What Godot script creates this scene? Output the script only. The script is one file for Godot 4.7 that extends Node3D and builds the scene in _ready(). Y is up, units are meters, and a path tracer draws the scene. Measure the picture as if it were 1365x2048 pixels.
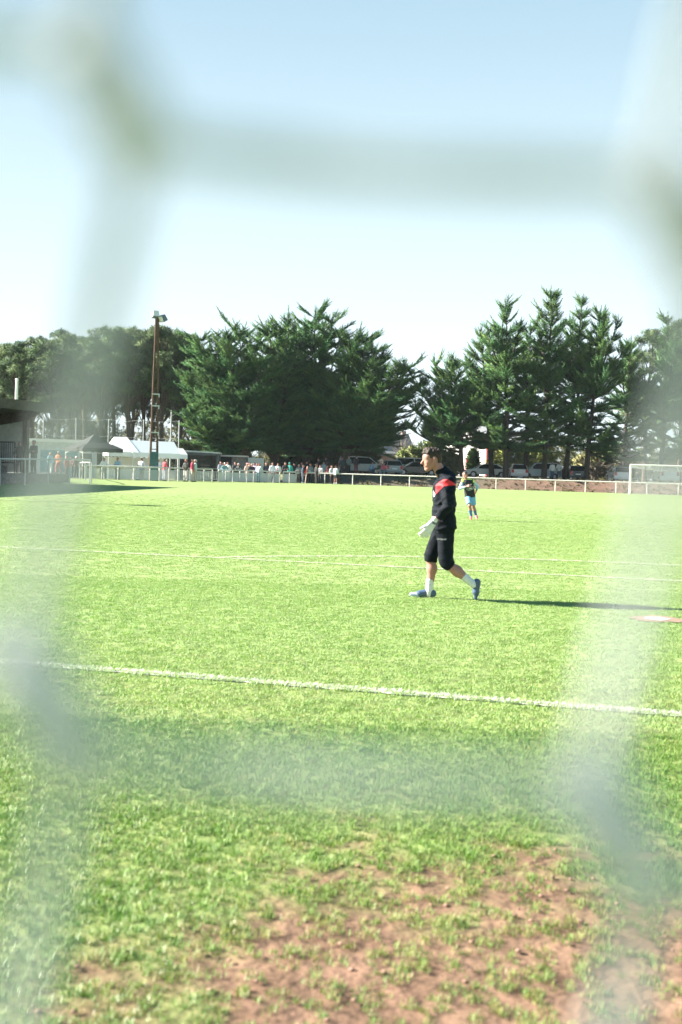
extends Node3D
# A goalkeeper walking on a football pitch, seen through the mesh of the goal net behind him.

const FOC := 2390.0
const TURN := 0.2618          # the pitch runs 15 degrees to the right of the camera's heading
var cam_t := Transform3D()
var rng := RandomNumberGenerator.new()
var noise := FastNoiseLite.new()
var names := {}
var M := {}


# ---------------------------------------------------------------- mesh builder
class MB:
	var v := PackedVector3Array()
	var n := PackedVector3Array()
	var c := PackedColorArray()
	var uv := PackedVector2Array()
	var ix := PackedInt32Array()
	var col := Color(1, 1, 1)

	func vert(p: Vector3, m: Vector3, t := Vector2.ZERO) -> int:
		v.append(p); n.append(m); c.append(col); uv.append(t)
		return v.size() - 1

	func tri(a: Vector3, b: Vector3, d: Vector3, hint: Vector3) -> void:
		var m := (b - a).cross(d - a).normalized()
		if m.dot(hint) < 0.0:
			m = -m
			var t := b
			b = d
			d = t
		var i := vert(a, m)
		vert(b, m); vert(d, m)
		ix.append_array([i, i + 2, i + 1])

	func quad(a: Vector3, b: Vector3, d: Vector3, e: Vector3, hint: Vector3) -> void:
		tri(a, b, d, hint)
		tri(a, d, e, hint)

	func box(o: Vector3, s: Vector3, q := Basis()) -> void:
		var h := s * 0.5
		for ax in 3:
			for sg in [-1.0, 1.0]:
				var m := Vector3.ZERO
				m[ax] = sg
				var u := Vector3.ZERO
				u[(ax + 1) % 3] = h[(ax + 1) % 3]
				var w := Vector3.ZERO
				w[(ax + 2) % 3] = h[(ax + 2) % 3]
				var k: Vector3 = m * h[ax]
				quad(o + q * (k - u - w), o + q * (k + u - w), o + q * (k + u + w), o + q * (k - u + w), q * m)

	func bar(p: Vector3, q: Vector3, w: float, h: float, up := Vector3.UP) -> void:
		var y := (q - p)
		var l := y.length()
		y /= l
		var x := up.cross(y)
		if x.length() < 0.01:
			x = Vector3.RIGHT.cross(y)
		x = x.normalized()
		box((p + q) * 0.5, Vector3(w, l, h), Basis(x, y, x.cross(y)))

	func tube(pts: PackedVector3Array, rad: PackedFloat32Array, sides := 6, caps := true) -> void:
		var up := Vector3.UP
		var d0 := (pts[1] - pts[0]).normalized()
		if absf(d0.y) > 0.9:
			up = Vector3.RIGHT
		var start := v.size()
		for i in pts.size():
			var d := (pts[mini(i + 1, pts.size() - 1)] - pts[maxi(i - 1, 0)]).normalized()
			var x := up.cross(d).normalized()
			var y := d.cross(x)
			for k in sides:
				var a := TAU * k / sides
				var m := x * cos(a) + y * sin(a)
				vert(pts[i] + m * rad[i], m, Vector2(float(k) / sides, i))
		for i in pts.size() - 1:
			for k in sides:
				var a := start + i * sides + k
				var b := start + i * sides + (k + 1) % sides
				ix.append_array([a, a + sides, b, b, a + sides, b + sides])
		if caps:
			for e in [0, pts.size() - 1]:
				var m: Vector3 = (pts[e] - pts[1 if e == 0 else e - 1]).normalized()
				var b := start + int(e) * sides
				for k in range(1, sides - 1):
					tri(v[b], v[b + k], v[b + k + 1], m)

	func rod(p: Vector3, q: Vector3, r: float, sides := 6, r2 := -1.0) -> void:
		tube(PackedVector3Array([p, q]), PackedFloat32Array([r, r if r2 < 0.0 else r2]), sides)

	func ball(o: Vector3, r: Vector3, rows := 6, cols := 10) -> void:
		var s := v.size()
		for i in rows + 1:
			for k in cols:
				var a := PI * i / rows
				var b := TAU * k / cols
				var m := Vector3(sin(a) * cos(b), cos(a), sin(a) * sin(b))
				vert(o + m * r, (m / r).normalized())
		for i in rows:
			for k in cols:
				var p := s + i * cols + k
				var q := s + i * cols + (k + 1) % cols
				ix.append_array([p, p + cols, q, q, p + cols, q + cols])

	# a polygon in the plane of axes ax and ay, given thickness along az
	func slab(poly: PackedVector2Array, o: Vector3, ax: Vector3, ay: Vector3, az: Vector3) -> void:
		var t := Geometry2D.triangulate_polygon(poly)
		for s in [-0.5, 0.5]:
			for i in range(0, t.size(), 3):
				var p := []
				for k in 3:
					p.append(o + ax * poly[t[i + k]].x + ay * poly[t[i + k]].y + az * s)
				tri(p[0], p[1], p[2], az * s)
		var mid := Vector2.ZERO
		for p in poly:
			mid += p / poly.size()
		for i in poly.size():
			var p := poly[i]
			var q := poly[(i + 1) % poly.size()]
			var e := (q - p)
			var m2 := Vector2(e.y, -e.x)
			if Geometry2D.is_point_in_polygon((p + q) * 0.5 + m2.normalized() * 0.004, poly):
				m2 = -m2
			var a := o + ax * p.x + ay * p.y
			var b := o + ax * q.x + ay * q.y
			quad(a - az * 0.5, b - az * 0.5, b + az * 0.5, a + az * 0.5, ax * m2.x + ay * m2.y)

	func mesh() -> ArrayMesh:
		var a := []
		a.resize(Mesh.ARRAY_MAX)
		a[Mesh.ARRAY_VERTEX] = v
		a[Mesh.ARRAY_NORMAL] = n
		a[Mesh.ARRAY_COLOR] = c
		a[Mesh.ARRAY_TEX_UV] = uv
		a[Mesh.ARRAY_INDEX] = ix
		var m := ArrayMesh.new()
		m.add_surface_from_arrays(Mesh.PRIMITIVE_TRIANGLES, a)
		return m


# ---------------------------------------------------------------- naming and tagging
func numbered(called: String) -> String:
	var k: int = names.get(called, 0)
	names[called] = k + 1
	return called if k == 0 else "%s_%03d" % [called, k]


func tag(o: Node, label: String, category := "", group := "", kind := "") -> Node:
	if label: o.set_meta("label", label)
	if category: o.set_meta("category", category)
	if group: o.set_meta("group", group)
	if kind: o.set_meta("kind", kind)
	return o


func thing(called: String, at_: Vector3, turn: float, label: String, category: String, group := "") -> Node3D:
	var o := Node3D.new()
	o.name = numbered(called)
	add_child(o)
	o.position = at_
	o.rotation.y = turn
	tag(o, label, category, group)
	return o


func put(mb, called: String, mat: Material, parent: Node = null) -> MeshInstance3D:
	var o := MeshInstance3D.new()
	o.mesh = mb if mb is Mesh else mb.mesh()
	o.material_override = mat
	if parent == null:
		o.name = numbered(called)
		add_child(o)
	else:
		o.name = called
		parent.add_child(o, true)
	return o


func mat(r: float, g: float, b: float, rough := 0.8, metal := 0.0) -> StandardMaterial3D:
	var m := StandardMaterial3D.new()
	m.albedo_color = Color(r, g, b).linear_to_srgb()
	m.roughness = rough
	m.metallic = metal
	return m


func noise_tex(freq: float, lo: Color, hi: Color, size := 512, octaves := 4, seed_ := 1) -> NoiseTexture2D:
	var f := FastNoiseLite.new()
	f.seed = seed_
	f.noise_type = FastNoiseLite.TYPE_SIMPLEX_SMOOTH
	f.frequency = freq
	f.fractal_octaves = octaves
	var t := NoiseTexture2D.new()
	t.width = size
	t.height = size
	t.seamless = true
	t.noise = f
	var g := Gradient.new()
	g.set_color(0, lo)
	g.set_color(1, hi)
	t.color_ramp = g
	return t


func grain(m: StandardMaterial3D, scale: float, lo := 0.72, freq := 0.02, seed_ := 1) -> StandardMaterial3D:
	m.albedo_texture = noise_tex(freq, Color(lo, lo, lo), Color(1, 1, 1), 256, 4, seed_)
	m.uv1_triplanar = true
	m.uv1_scale = Vector3.ONE * scale
	return m


# ---------------------------------------------------------------- where things are
func ray(px: float, py: float) -> Vector3:
	return cam_t.basis * Vector3((px - 682.5) / FOC, -(py - 1024.0) / FOC, -1.0)


func at(px: float, py: float, depth: float) -> Vector3:
	return cam_t.origin + ray(px, py) * depth


func th(x: float, z: float) -> float:          # height of the land
	var d := -z
	var h := 0.5 * smoothstep(38.0, 80.0, d)
	var t := d + 0.268 * x - 113.85
	h += 1.05 * smoothstep(0.6, 5.5, t) * smoothstep(-8.0, 2.0, x)
	return h


func base(px: float, depth: float) -> Vector3:  # the ground under that column of the view, so far away
	var p := at(px, 955.0, depth)
	p.y = th(p.x, p.z)
	return p


func pf(o: float, s: float) -> Vector3:         # pitch axes: o metres right of the goal's middle, s metres up the pitch
	var x := o * cos(TURN) + s * sin(TURN)
	var z := -(s * cos(TURN) - o * sin(TURN))
	return Vector3(x, th(x, z), z)


func soil(x: float, d: float) -> float:         # how worn the goal mouth is, 0 to 1
	var r := Vector2((x - 0.60) / 1.50, (d - 3.1) / 1.8).length()
	r += 0.38 * noise.get_noise_2d(x * 60.0, d * 60.0) + 0.25 * noise.get_noise_2d(x * 190.0, d * 190.0)
	return 1.0 - smoothstep(0.55, 1.12, r)


# ---------------------------------------------------------------- smooth bodies from tapered bones
# bone: [from, to, radius, radius, cut] with cut 1 = flat at from, 2 = flat at to
func blob(bones: Array, cell: float, k := 0.03) -> Dictionary:
	var lo := Vector3.ONE * 1e9
	var hi := -lo
	for b in bones:
		var r: float = maxf(b[2], b[3]) + k + cell * 2.0
		lo = lo.min(b[0] - Vector3.ONE * r).min(b[1] - Vector3.ONE * r)
		hi = hi.max(b[0] + Vector3.ONE * r).max(b[1] + Vector3.ONE * r)
	var nx := int(ceil((hi.x - lo.x) / cell)) + 2
	var ny := int(ceil((hi.y - lo.y) / cell)) + 2
	var nz := int(ceil((hi.z - lo.z) / cell)) + 2
	var f := PackedFloat32Array()
	f.resize(nx * ny * nz)
	f.fill(1.0)
	for b in bones:
		var a: Vector3 = b[0]
		var ab: Vector3 = b[1] - a
		var ra: float = b[2]
		var rb: float = b[3]
		var cut: int = b[4] if b.size() > 4 else 0
		var len2 := maxf(ab.length_squared(), 1e-9)
		var dir := ab.normalized()
		var m: float = maxf(ra, rb) + k + cell * 1.5
		var p0: Vector3 = ((a.min(b[1]) - Vector3.ONE * m) - lo) / cell
		var p1: Vector3 = ((a.max(b[1]) + Vector3.ONE * m) - lo) / cell
		for z in range(maxi(0, int(p0.z)), mini(nz, int(p1.z) + 2)):
			for y in range(maxi(0, int(p0.y)), mini(ny, int(p1.y) + 2)):
				var row := (z * ny + y) * nx
				for x in range(maxi(0, int(p0.x)), mini(nx, int(p1.x) + 2)):
					var q := lo + Vector3(x, y, z) * cell - a
					var t := clampf(q.dot(ab) / len2, 0.0, 1.0)
					var d := (q - ab * t).length() - lerpf(ra, rb, t)
					if cut & 1:
						d = maxf(d, -q.dot(dir))
					if cut & 2:
						d = maxf(d, (q - ab).dot(dir))
					var o := f[row + x]
					var h := maxf(k - absf(o - d), 0.0) / k
					f[row + x] = minf(o, d) - h * h * k * 0.25
	var id := PackedInt32Array()
	id.resize(f.size())
	id.fill(-1)
	var vs := PackedVector3Array()
	var ns := PackedVector3Array()
	var off := [0, 1, nx, nx + 1, nx * ny, nx * ny + 1, nx * ny + nx, nx * ny + nx + 1]
	var corner := [Vector3(0, 0, 0), Vector3(1, 0, 0), Vector3(0, 1, 0), Vector3(1, 1, 0), Vector3(0, 0, 1), Vector3(1, 0, 1), Vector3(0, 1, 1), Vector3(1, 1, 1)]
	var edges := [[0, 1], [2, 3], [4, 5], [6, 7], [0, 2], [1, 3], [4, 6], [5, 7], [0, 4], [1, 5], [2, 6], [3, 7]]
	for z in range(1, nz - 1):
		for y in range(1, ny - 1):
			var row := (z * ny + y) * nx
			for x in range(1, nx - 1):
				var i := row + x
				var s := 0
				for e in 8:
					if f[i + off[e]] < 0.0:
						s += 1
				if s == 0 or s == 8:
					continue
				var p := Vector3.ZERO
				var w := 0
				for e in edges:
					var u := f[i + off[e[0]]]
					var v := f[i + off[e[1]]]
					if (u < 0.0) != (v < 0.0):
						p += corner[e[0]].lerp(corner[e[1]], u / (u - v))
						w += 1
				id[i] = vs.size()
				vs.append(lo + (Vector3(x, y, z) + p / w) * cell)
				var g := Vector3.ZERO
				for e in 8:
					g += (corner[e] - Vector3.ONE * 0.5) * f[i + off[e]]
				ns.append(g.normalized())
	var ix := PackedInt32Array()
	var step := [1, nx, nx * ny]
	for z in range(1, nz - 1):
		for y in range(1, ny - 1):
			var row := (z * ny + y) * nx
			for x in range(1, nx - 1):
				var i := row + x
				if id[i] < 0:
					continue
				var inside := f[i] < 0.0
				for ax in 3:
					if (f[i + step[ax]] < 0.0) == inside:
						continue
					var u: int = step[(ax + 1) % 3]
					var w: int = step[(ax + 2) % 3]
					var a := id[i]
					var b := id[i - u]
					var c := id[i - u - w]
					var d := id[i - w]
					if a < 0 or b < 0 or c < 0 or d < 0:
						continue
					if (vs[b] - vs[a]).cross(vs[c] - vs[a]).dot(ns[a] + ns[b] + ns[c]) > 0.0:
						ix.append_array([a, c, b, a, d, c])
					else:
						ix.append_array([a, b, c, a, c, d])
	return {"v": vs, "n": ns, "i": ix}


func blob_mesh(parts: Array, pick = null, want := 0) -> ArrayMesh:   # several grids as one surface; pick() sorts faces into pieces
	var v := PackedVector3Array()
	var n := PackedVector3Array()
	var ix := PackedInt32Array()
	for d in parts:
		var o := v.size()
		v.append_array(d.v)
		n.append_array(d.n)
		for t in range(0, d.i.size(), 3):
			if pick != null:
				var m: Vector3 = (d.v[d.i[t]] + d.v[d.i[t + 1]] + d.v[d.i[t + 2]]) / 3.0
				if pick.call(m) != want:
					continue
			ix.append_array([d.i[t] + o, d.i[t + 1] + o, d.i[t + 2] + o])
	var a := []
	a.resize(Mesh.ARRAY_MAX)
	a[Mesh.ARRAY_VERTEX] = v
	a[Mesh.ARRAY_NORMAL] = n
	a[Mesh.ARRAY_INDEX] = ix
	var me := ArrayMesh.new()
	if ix.size():
		me.add_surface_from_arrays(Mesh.PRIMITIVE_TRIANGLES, a)
	return me


func wrinkle(d: Dictionary, amount: float, freq: float, stretch := Vector3(1, 1, 1)) -> Dictionary:   # cloth folds
	var f := FastNoiseLite.new()
	f.seed = 7
	f.frequency = freq
	f.fractal_octaves = 2
	var vs: PackedVector3Array = d.v
	var ns: PackedVector3Array = d.n
	var out := PackedVector3Array()
	var acc := PackedVector3Array()
	out.resize(vs.size())
	acc.resize(vs.size())
	for i in vs.size():
		var q := vs[i] * stretch
		out[i] = vs[i] + ns[i] * (1.0 - absf(f.get_noise_3dv(q)) * 3.0) * amount
	var ix: PackedInt32Array = d.i
	for t in range(0, ix.size(), 3):
		var m := (out[ix[t + 1]] - out[ix[t]]).cross(out[ix[t + 2]] - out[ix[t]])
		if m.dot(ns[ix[t]]) < 0.0:
			m = -m
		for e in 3:
			acc[ix[t + e]] += m
	for i in acc.size():
		acc[i] = acc[i].normalized()
	return {"v": out, "n": acc, "i": ix}


# ---------------------------------------------------------------- start
func _ready() -> void:
	rng.seed = 11
	noise.seed = 5
	noise.frequency = 0.02
	noise.fractal_octaves = 3
	# camera: behind the net, 42 mm lens wide open, focused on the goalkeeper
	cam_t = Transform3D(Basis(Vector3.RIGHT, deg_to_rad(-1.82)) * Basis(Vector3.BACK, deg_to_rad(1.72)), Vector3(0, 1.48, 0))
	var cam := Camera3D.new()
	cam.name = "camera"
	var lens := CameraAttributesPhysical.new()
	lens.frustum_focal_length = 42.0
	lens.exposure_aperture = 3.4
	lens.frustum_focus_distance = 21.0
	cam.attributes = lens
	add_child(cam)
	cam.transform = cam_t
	cam.fov = rad_to_deg(2.0 * atan(1024.0 / FOC))
	cam.near = 0.05
	cam.far = 2000.0
	cam.current = true
	# sky and exposure
	var env := Environment.new()
	env.background_mode = Environment.BG_SKY
	env.tonemap_mode = Environment.TONE_MAPPER_LINEAR
	env.tonemap_exposure = 5.1
	env.sdfgi_enabled = true
	env.ssao_enabled = true
	env.ssil_enabled = true
	var sm := ProceduralSkyMaterial.new()
	sm.sky_top_color = Color(0.004, 0.055, 0.10).linear_to_srgb()
	sm.sky_horizon_color = Color(0.248, 0.285, 0.294).linear_to_srgb()
	sm.sky_curve = 0.3
	sm.ground_bottom_color = Color(0.06, 0.07, 0.04).linear_to_srgb()
	sm.ground_horizon_color = Color(0.25, 0.28, 0.24).linear_to_srgb()
	sm.sun_angle_max = 12.0
	env.fog_enabled = true
	env.fog_density = 0.00010
	env.fog_light_color = Color(0.86, 0.93, 0.96)
	var sky := Sky.new()
	sky.sky_material = sm
	env.sky = sky
	var we := WorldEnvironment.new()
	we.name = "environment"
	we.environment = env
	add_child(we)
	# sun: from the left and a little ahead, 31 degrees high
	var sun := DirectionalLight3D.new()
	sun.name = "sun"
	sun.light_energy = 1.6
	sun.light_color = Color(1.0, 0.965, 0.91)
	sun.light_angular_distance = 0.5
	sun.shadow_enabled = true
	add_child(sun)
	var e := deg_to_rad(31.0)
	var az := deg_to_rad(8.0)
	sun.look_at_from_position(Vector3.ZERO, Vector3(cos(e) * cos(az), -sin(e), cos(e) * sin(az)))
	materials()
	var t0 := Time.get_ticks_msec()
	build_ground()
	print("build_ground ", Time.get_ticks_msec() - t0)
	build_grass()
	print("build_grass ", Time.get_ticks_msec() - t0)
	build_lines()
	print("build_lines ", Time.get_ticks_msec() - t0)
	build_near_goal()
	print("build_near_goal ", Time.get_ticks_msec() - t0)
	build_far_goal()
	print("build_far_goal ", Time.get_ticks_msec() - t0)
	build_railings()
	print("build_railings ", Time.get_ticks_msec() - t0)
	build_stand()
	print("build_stand ", Time.get_ticks_msec() - t0)
	build_left_side()
	print("build_left_side ", Time.get_ticks_msec() - t0)
	build_trees()
	print("build_trees ", Time.get_ticks_msec() - t0)
	build_houses()
	print("build_houses ", Time.get_ticks_msec() - t0)
	build_cars()
	print("build_cars ", Time.get_ticks_msec() - t0)
	build_keeper()
	print("build_keeper ", Time.get_ticks_msec() - t0)
	build_player()
	print("build_player ", Time.get_ticks_msec() - t0)
	build_crowd()
	print("build_crowd ", Time.get_ticks_msec() - t0)


func materials() -> void:
	M.white = mat(0.74, 0.74, 0.72, 0.45)
	M.rail = grain(mat(0.72, 0.70, 0.67, 0.5), 0.6, 0.8)
	M.galv = mat(0.42, 0.45, 0.45, 0.45, 0.3)
	M.cord = grain(mat(0.75, 0.78, 0.80, 0.9), 60.0, 0.75)
	M.cord.backlight_enabled = true
	M.cord.backlight = Color(0.4, 0.4, 0.4)
	M.dark = mat(0.02, 0.02, 0.022, 0.8)
	M.rust = grain(mat(0.16, 0.085, 0.05, 0.85), 0.8, 0.5, 0.03, 3)
	M.teal = grain(mat(0.03, 0.12, 0.13, 0.6), 0.8, 0.7)
	M.bark = grain(mat(0.085, 0.065, 0.05, 0.95), 0.7, 0.45, 0.05, 4)
	M.pinebark = grain(mat(0.17, 0.12, 0.09, 0.95), 0.7, 0.45, 0.05, 5)
	M.leaf = StandardMaterial3D.new()
	M.leaf.vertex_color_use_as_albedo = true
	M.leaf.roughness = 0.75
	M.leaf.metallic_specular = 0.3
	M.leaf.backlight_enabled = true
	M.leaf.backlight = Color(0.35, 0.45, 0.2)
	M.blade = StandardMaterial3D.new()
	M.blade.vertex_color_use_as_albedo = true
	M.blade.roughness = 0.42
	M.blade.metallic_specular = 0.5
	M.blade.backlight_enabled = true
	M.blade.backlight = Color(0.55, 0.7, 0.3)
	M.paint = StandardMaterial3D.new()
	M.paint.vertex_color_use_as_albedo = true
	M.paint.roughness = 0.85
	M.skin = mat(0.34, 0.165, 0.13, 0.6)
	M.skin.subsurf_scatter_enabled = true
	M.skin.subsurf_scatter_strength = 0.02
	M.glass = mat(0.015, 0.02, 0.022, 0.08)
	M.tyre = mat(0.015, 0.015, 0.016, 0.85)
	M.rim = mat(0.35, 0.36, 0.37, 0.35, 0.7)
	M.redlamp = mat(0.42, 0.02, 0.02, 0.25)
	M.clearlamp = mat(0.6, 0.62, 0.64, 0.15)
	M.plate = mat(0.7, 0.7, 0.66, 0.5)


# ---------------------------------------------------------------- ground
func axis(stops: Array) -> PackedFloat32Array:     # [[to, step], ...] from the first value on
	var out := PackedFloat32Array()
	var x: float = stops[0][0]
	for i in range(1, stops.size()):
		while x < stops[i][0] - 0.0001:
			out.append(x)
			x += stops[i][1]
	out.append(x)
	return out


func ground_color(x: float, z: float) -> Color:
	var d := -z
	var a := noise.get_noise_2d(x * 3.0, z * 3.0) * 0.5 + 0.5
	var b := noise.get_noise_2d(x * 22.0 + 50.0, z * 22.0) * 0.5 + 0.5
	var green := Color(0.19, 0.27, 0.095).lerp(Color(0.24, 0.31, 0.13), a * 0.7 + b * 0.3)
	var t := d + 0.268 * x - 113.85
	var sod := Color(0.145, 0.090, 0.062).lerp(Color(0.220, 0.142, 0.100), b)
	if d < 12.0:
		var under := Color(0.16, 0.23, 0.075).lerp(Color(0.21, 0.21, 0.095), b * 0.6)
		green = under.lerp(green, smoothstep(7.0, 12.0, d))
		green = green.lerp(sod, soil(x, d))
	if t > 0.35 and x > -7.0:
		var earth := Color(0.11, 0.08, 0.062).lerp(Color(0.18, 0.115, 0.088), smoothstep(0.35, 0.65, noise.get_noise_2d(x * 60.0, z * 90.0) * 0.5 + 0.5))
		var rough := Color(0.085, 0.082, 0.062).lerp(Color(0.13, 0.112, 0.085), b)
		var k := smoothstep(10.0, 17.0, x + 6.0 * (a - 0.5)) * (1.0 - smoothstep(4.5, 7.0, t))
		green = rough.lerp(earth, k).lerp(Color(0.13, 0.11, 0.085), smoothstep(5.0, 8.0, t))
	elif d > 88.0 + 0.0 * x and x < -5.0 and d > 96.0 + (x + 15.0) * 1.2:
		green = green.lerp(Color(0.16, 0.14, 0.09), 0.6 * smoothstep(0.0, 6.0, d - 96.0 - (x + 15.0) * 1.2))
	return green


func build_ground() -> void:
	var xs := PackedFloat32Array()
	var half := axis([[0.0], [1.8, 0.06], [3.6, 0.15], [10.0, 0.6], [46.0, 0.9], [200.0, 14.0], [800.0, 100.0]])
	for i in range(half.size() - 1, 0, -1):
		xs.append(-half[i])
	xs.append_array(half)
	var ds := axis([[-300.0], [-20.0, 70.0], [2.0, 2.75], [6.0, 0.06], [10.0, 0.15], [30.0, 0.6], [104.0, 1.5], [124.0, 0.5], [220.0, 6.0], [900.0, 85.0]])
	var mb := MB.new()
	var w := xs.size()
	for d in ds:
		for x in xs:
			var y := th(x, -d)
			if d > 1.5 and d < 8.0 and absf(x) < 3.6:
				var s := soil(x, d)
				y += (0.012 * noise.get_noise_2d(x * 110.0, d * 110.0) + 0.008 * noise.get_noise_2d(x * 400.0, d * 400.0)) * (0.3 + 0.7 * s) - 0.008 * s
			var y1 := th(x + 0.4, -d) - th(x - 0.4, -d)
			var y2 := th(x, -d + 0.4) - th(x, -d - 0.4)
			mb.col = ground_color(x, -d) * 1.22
			mb.vert(Vector3(x, y, -d), Vector3(-y1 / 0.8, 1.0, -y2 / 0.8).normalized(), Vector2(x, d))
	for j in ds.size() - 1:
		for i in w - 1:
			var a := j * w + i
			mb.ix.append_array([a, a + w, a + 1, a + 1, a + w, a + w + 1])
	var m := StandardMaterial3D.new()
	m.vertex_color_use_as_albedo = true
	m.roughness = 0.95
	m.metallic_specular = 0.2
	m.albedo_texture = noise_tex(0.012, Color(0.72, 0.72, 0.72), Color(1, 1, 1), 1024, 6, 9)
	m.uv1_scale = Vector3(0.23, 0.23, 1)
	m.heightmap_enabled = true
	m.heightmap_texture = noise_tex(0.03, Color(0, 0, 0), Color(1, 1, 1), 1024, 5, 21)
	m.heightmap_scale = 2.0
	var o := put(mb, "ground", m)
	tag(o, "mown grass pitch with a worn brown goal mouth in front of the camera", "", "", "structure")


func tuft(blades: int, h: float, spread: float, width: float, seed_: int, lean := 0.5) -> ArrayMesh:
	var r := RandomNumberGenerator.new()
	r.seed = seed_
	var mb := MB.new()
	for i in blades:
		var a := r.randf() * TAU
		var p := Vector3(cos(a), 0, sin(a)) * spread * sqrt(r.randf())
		var l := h * r.randf_range(0.55, 1.15)
		var b := r.randf() * TAU
		var out := Vector3(cos(b), 0, sin(b)) * l * lean * r.randf_range(0.3, 1.3)
		var side := Vector3(-sin(b), 0, cos(b)) * width * r.randf_range(0.7, 1.2)
		var p1 := p + out * 0.32 + Vector3.UP * l * 0.6
		var p2 := p + out + Vector3.UP * l * 0.92
		var g := r.randf_range(0.8, 1.2)
		mb.col = Color(g * r.randf_range(0.92, 1.12), g, g * r.randf_range(0.85, 1.1))
		var m := side.cross(p1 - p).normalized()
		if m.y < 0.0:
			m = -m
		m = (m + Vector3.UP * 0.9).normalized()
		var k := mb.vert(p - side, m)
		mb.vert(p + side, m)
		mb.vert(p1 - side * 0.8, m)
		mb.vert(p1 + side * 0.8, m)
		mb.vert(p2, m)
		mb.ix.append_array([k, k + 2, k + 1, k + 1, k + 2, k + 3, k + 2, k + 4, k + 3])
	return mb.mesh()


func scatter(called: String, mesh: Mesh, tr: Array, cols: Array, material: Material, parent: Node = null) -> MultiMeshInstance3D:
	var mm := MultiMesh.new()
	mm.transform_format = MultiMesh.TRANSFORM_3D
	mm.use_colors = true
	mm.mesh = mesh
	mm.instance_count = tr.size()
	for i in tr.size():
		mm.set_instance_transform(i, tr[i])
		mm.set_instance_color(i, cols[i])
	var o := MultiMeshInstance3D.new()
	o.multimesh = mm
	o.material_override = material
	if parent:
		o.name = called
		parent.add_child(o, true)
	else:
		o.name = numbered(called)
		add_child(o)
	o.set_meta("kind", "stuff")
	return o


func on_line(x: float, z: float) -> bool:
	var o := x * cos(TURN) + z * sin(TURN)
	var s := x * sin(TURN) - z * cos(TURN)
	if absf(s - 7.9) < 0.055 and absf(o) < 9.2:
		return true
	if absf(s - 18.9) < 0.06 and absf(o) < 20.2:
		return true
	return s > 18.9 and absf(Vector2(o, s - 13.4).length() - 9.15) < 0.06


func build_grass() -> void:
	# [name, nearest, farthest, tufts per square metre, blades, blade height, spread, blade half-width, label]
	var zones := [
		["grass", 2.7, 7.0, 2300.0, 9, 0.027, 0.022, 0.0012, "short grass blades around the worn goal mouth"],
		["grass", 7.0, 16.0, 900.0, 12, 0.017, 0.034, 0.0019, "short sunlit grass between the two nearer white lines"],
		["grass", 16.0, 64.0, 150.0, 16, 0.017, 0.075, 0.0036, "short sunlit grass beyond the goalkeeper"],
	]
	for zi in zones.size():
		var q: Array = zones[zi]
		var kinds := [[], [], []]
		var cols := [[], [], []]
		var d0: float = q[1]
		var d1: float = q[2]
		var wide := 0.285 * d1 + 0.6
		var count := int((d1 - d0) * wide * 2.0 * q[3])
		for i in count:
			var d := rng.randf_range(d0, d1)
			var x := rng.randf_range(-wide, wide)
			if absf(x) > 0.285 * d + 0.7:
				continue
			if on_line(x, -d) or rng.randf() < smoothstep(26.0, 62.0, d):
				continue
			var s := soil(x, d) if d < 8.0 else 0.0
			var clump := noise.get_noise_2d(x * 330.0 + 9.0, d * 330.0)
			if s > 0.0 and clump < -0.45 + s * 0.44 + rng.randf_range(-0.14, 0.14):
				continue
			var a := noise.get_noise_2d(x * 30.0, d * 30.0) * 0.5 + 0.5
			var c := Color(0.25, 0.365, 0.125).lerp(Color(0.35, 0.445, 0.185), clampf(a * 0.9 + rng.randf_range(-0.2, 0.25), 0.0, 1.0))
			if zi == 0:       # the goal mouth's grass is coarser and deeper green
				c = Color(0.115, 0.245, 0.05).lerp(Color(0.26, 0.36, 0.11), clampf(a + rng.randf_range(-0.3, 0.35), 0.0, 1.0))
			var dry := rng.randf()
			if dry < 0.06 + 0.45 * s:
				c = c.lerp(Color(0.36, 0.31, 0.13), rng.randf_range(0.3, 0.8))
			var k := rng.randf_range(0.65, 1.25) * (1.0 - 0.25 * s) * (1.0 + 0.35 * maxf(0.0, clump))
			var b := Basis(Vector3.UP, rng.randf() * TAU).scaled(Vector3(k, k * rng.randf_range(0.8, 1.2), k))
			var kind := rng.randi() % 3
			kinds[kind].append(Transform3D(b, Vector3(x, th(x, -d) - 0.004, -d)))
			cols[kind].append(c)
		for kind in 3:
			if kinds[kind].is_empty():
				continue
			var o := scatter(q[0], tuft(q[4], q[5], q[6], q[7], 100 + zi * 10 + kind, 0.7), kinds[kind], cols[kind], M.blade)
			tag(o, q[8], "grass", "grass of the pitch", "stuff")
	# a few coarse weeds and clods in the worn patch
	var tr := []
	var cols2 := []
	for i in 260:
		var d := rng.randf_range(3.0, 5.4)
		var x := rng.randf_range(-1.6, 1.8)
		if soil(x, d) < 0.35:
			continue
		var k := rng.randf_range(0.25, 1.0)
		tr.append(Transform3D(Basis.from_euler(Vector3(rng.randf() * 3.0, rng.randf() * 6.0, rng.randf() * 3.0)).scaled(Vector3(k, k * 0.6, k)), Vector3(x, 0.002, -d)))
		cols2.append(Color(0.22, 0.13, 0.095) * rng.randf_range(0.7, 1.3))
	var cl := MB.new()
	cl.ball(Vector3.ZERO, Vector3(0.013, 0.011, 0.012), 4, 6)
	var o2 := scatter("soil_crumbs", cl.mesh(), tr, cols2, M.paint)
	tag(o2, "small brown crumbs of soil in the worn goal mouth", "soil", "", "stuff")


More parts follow.
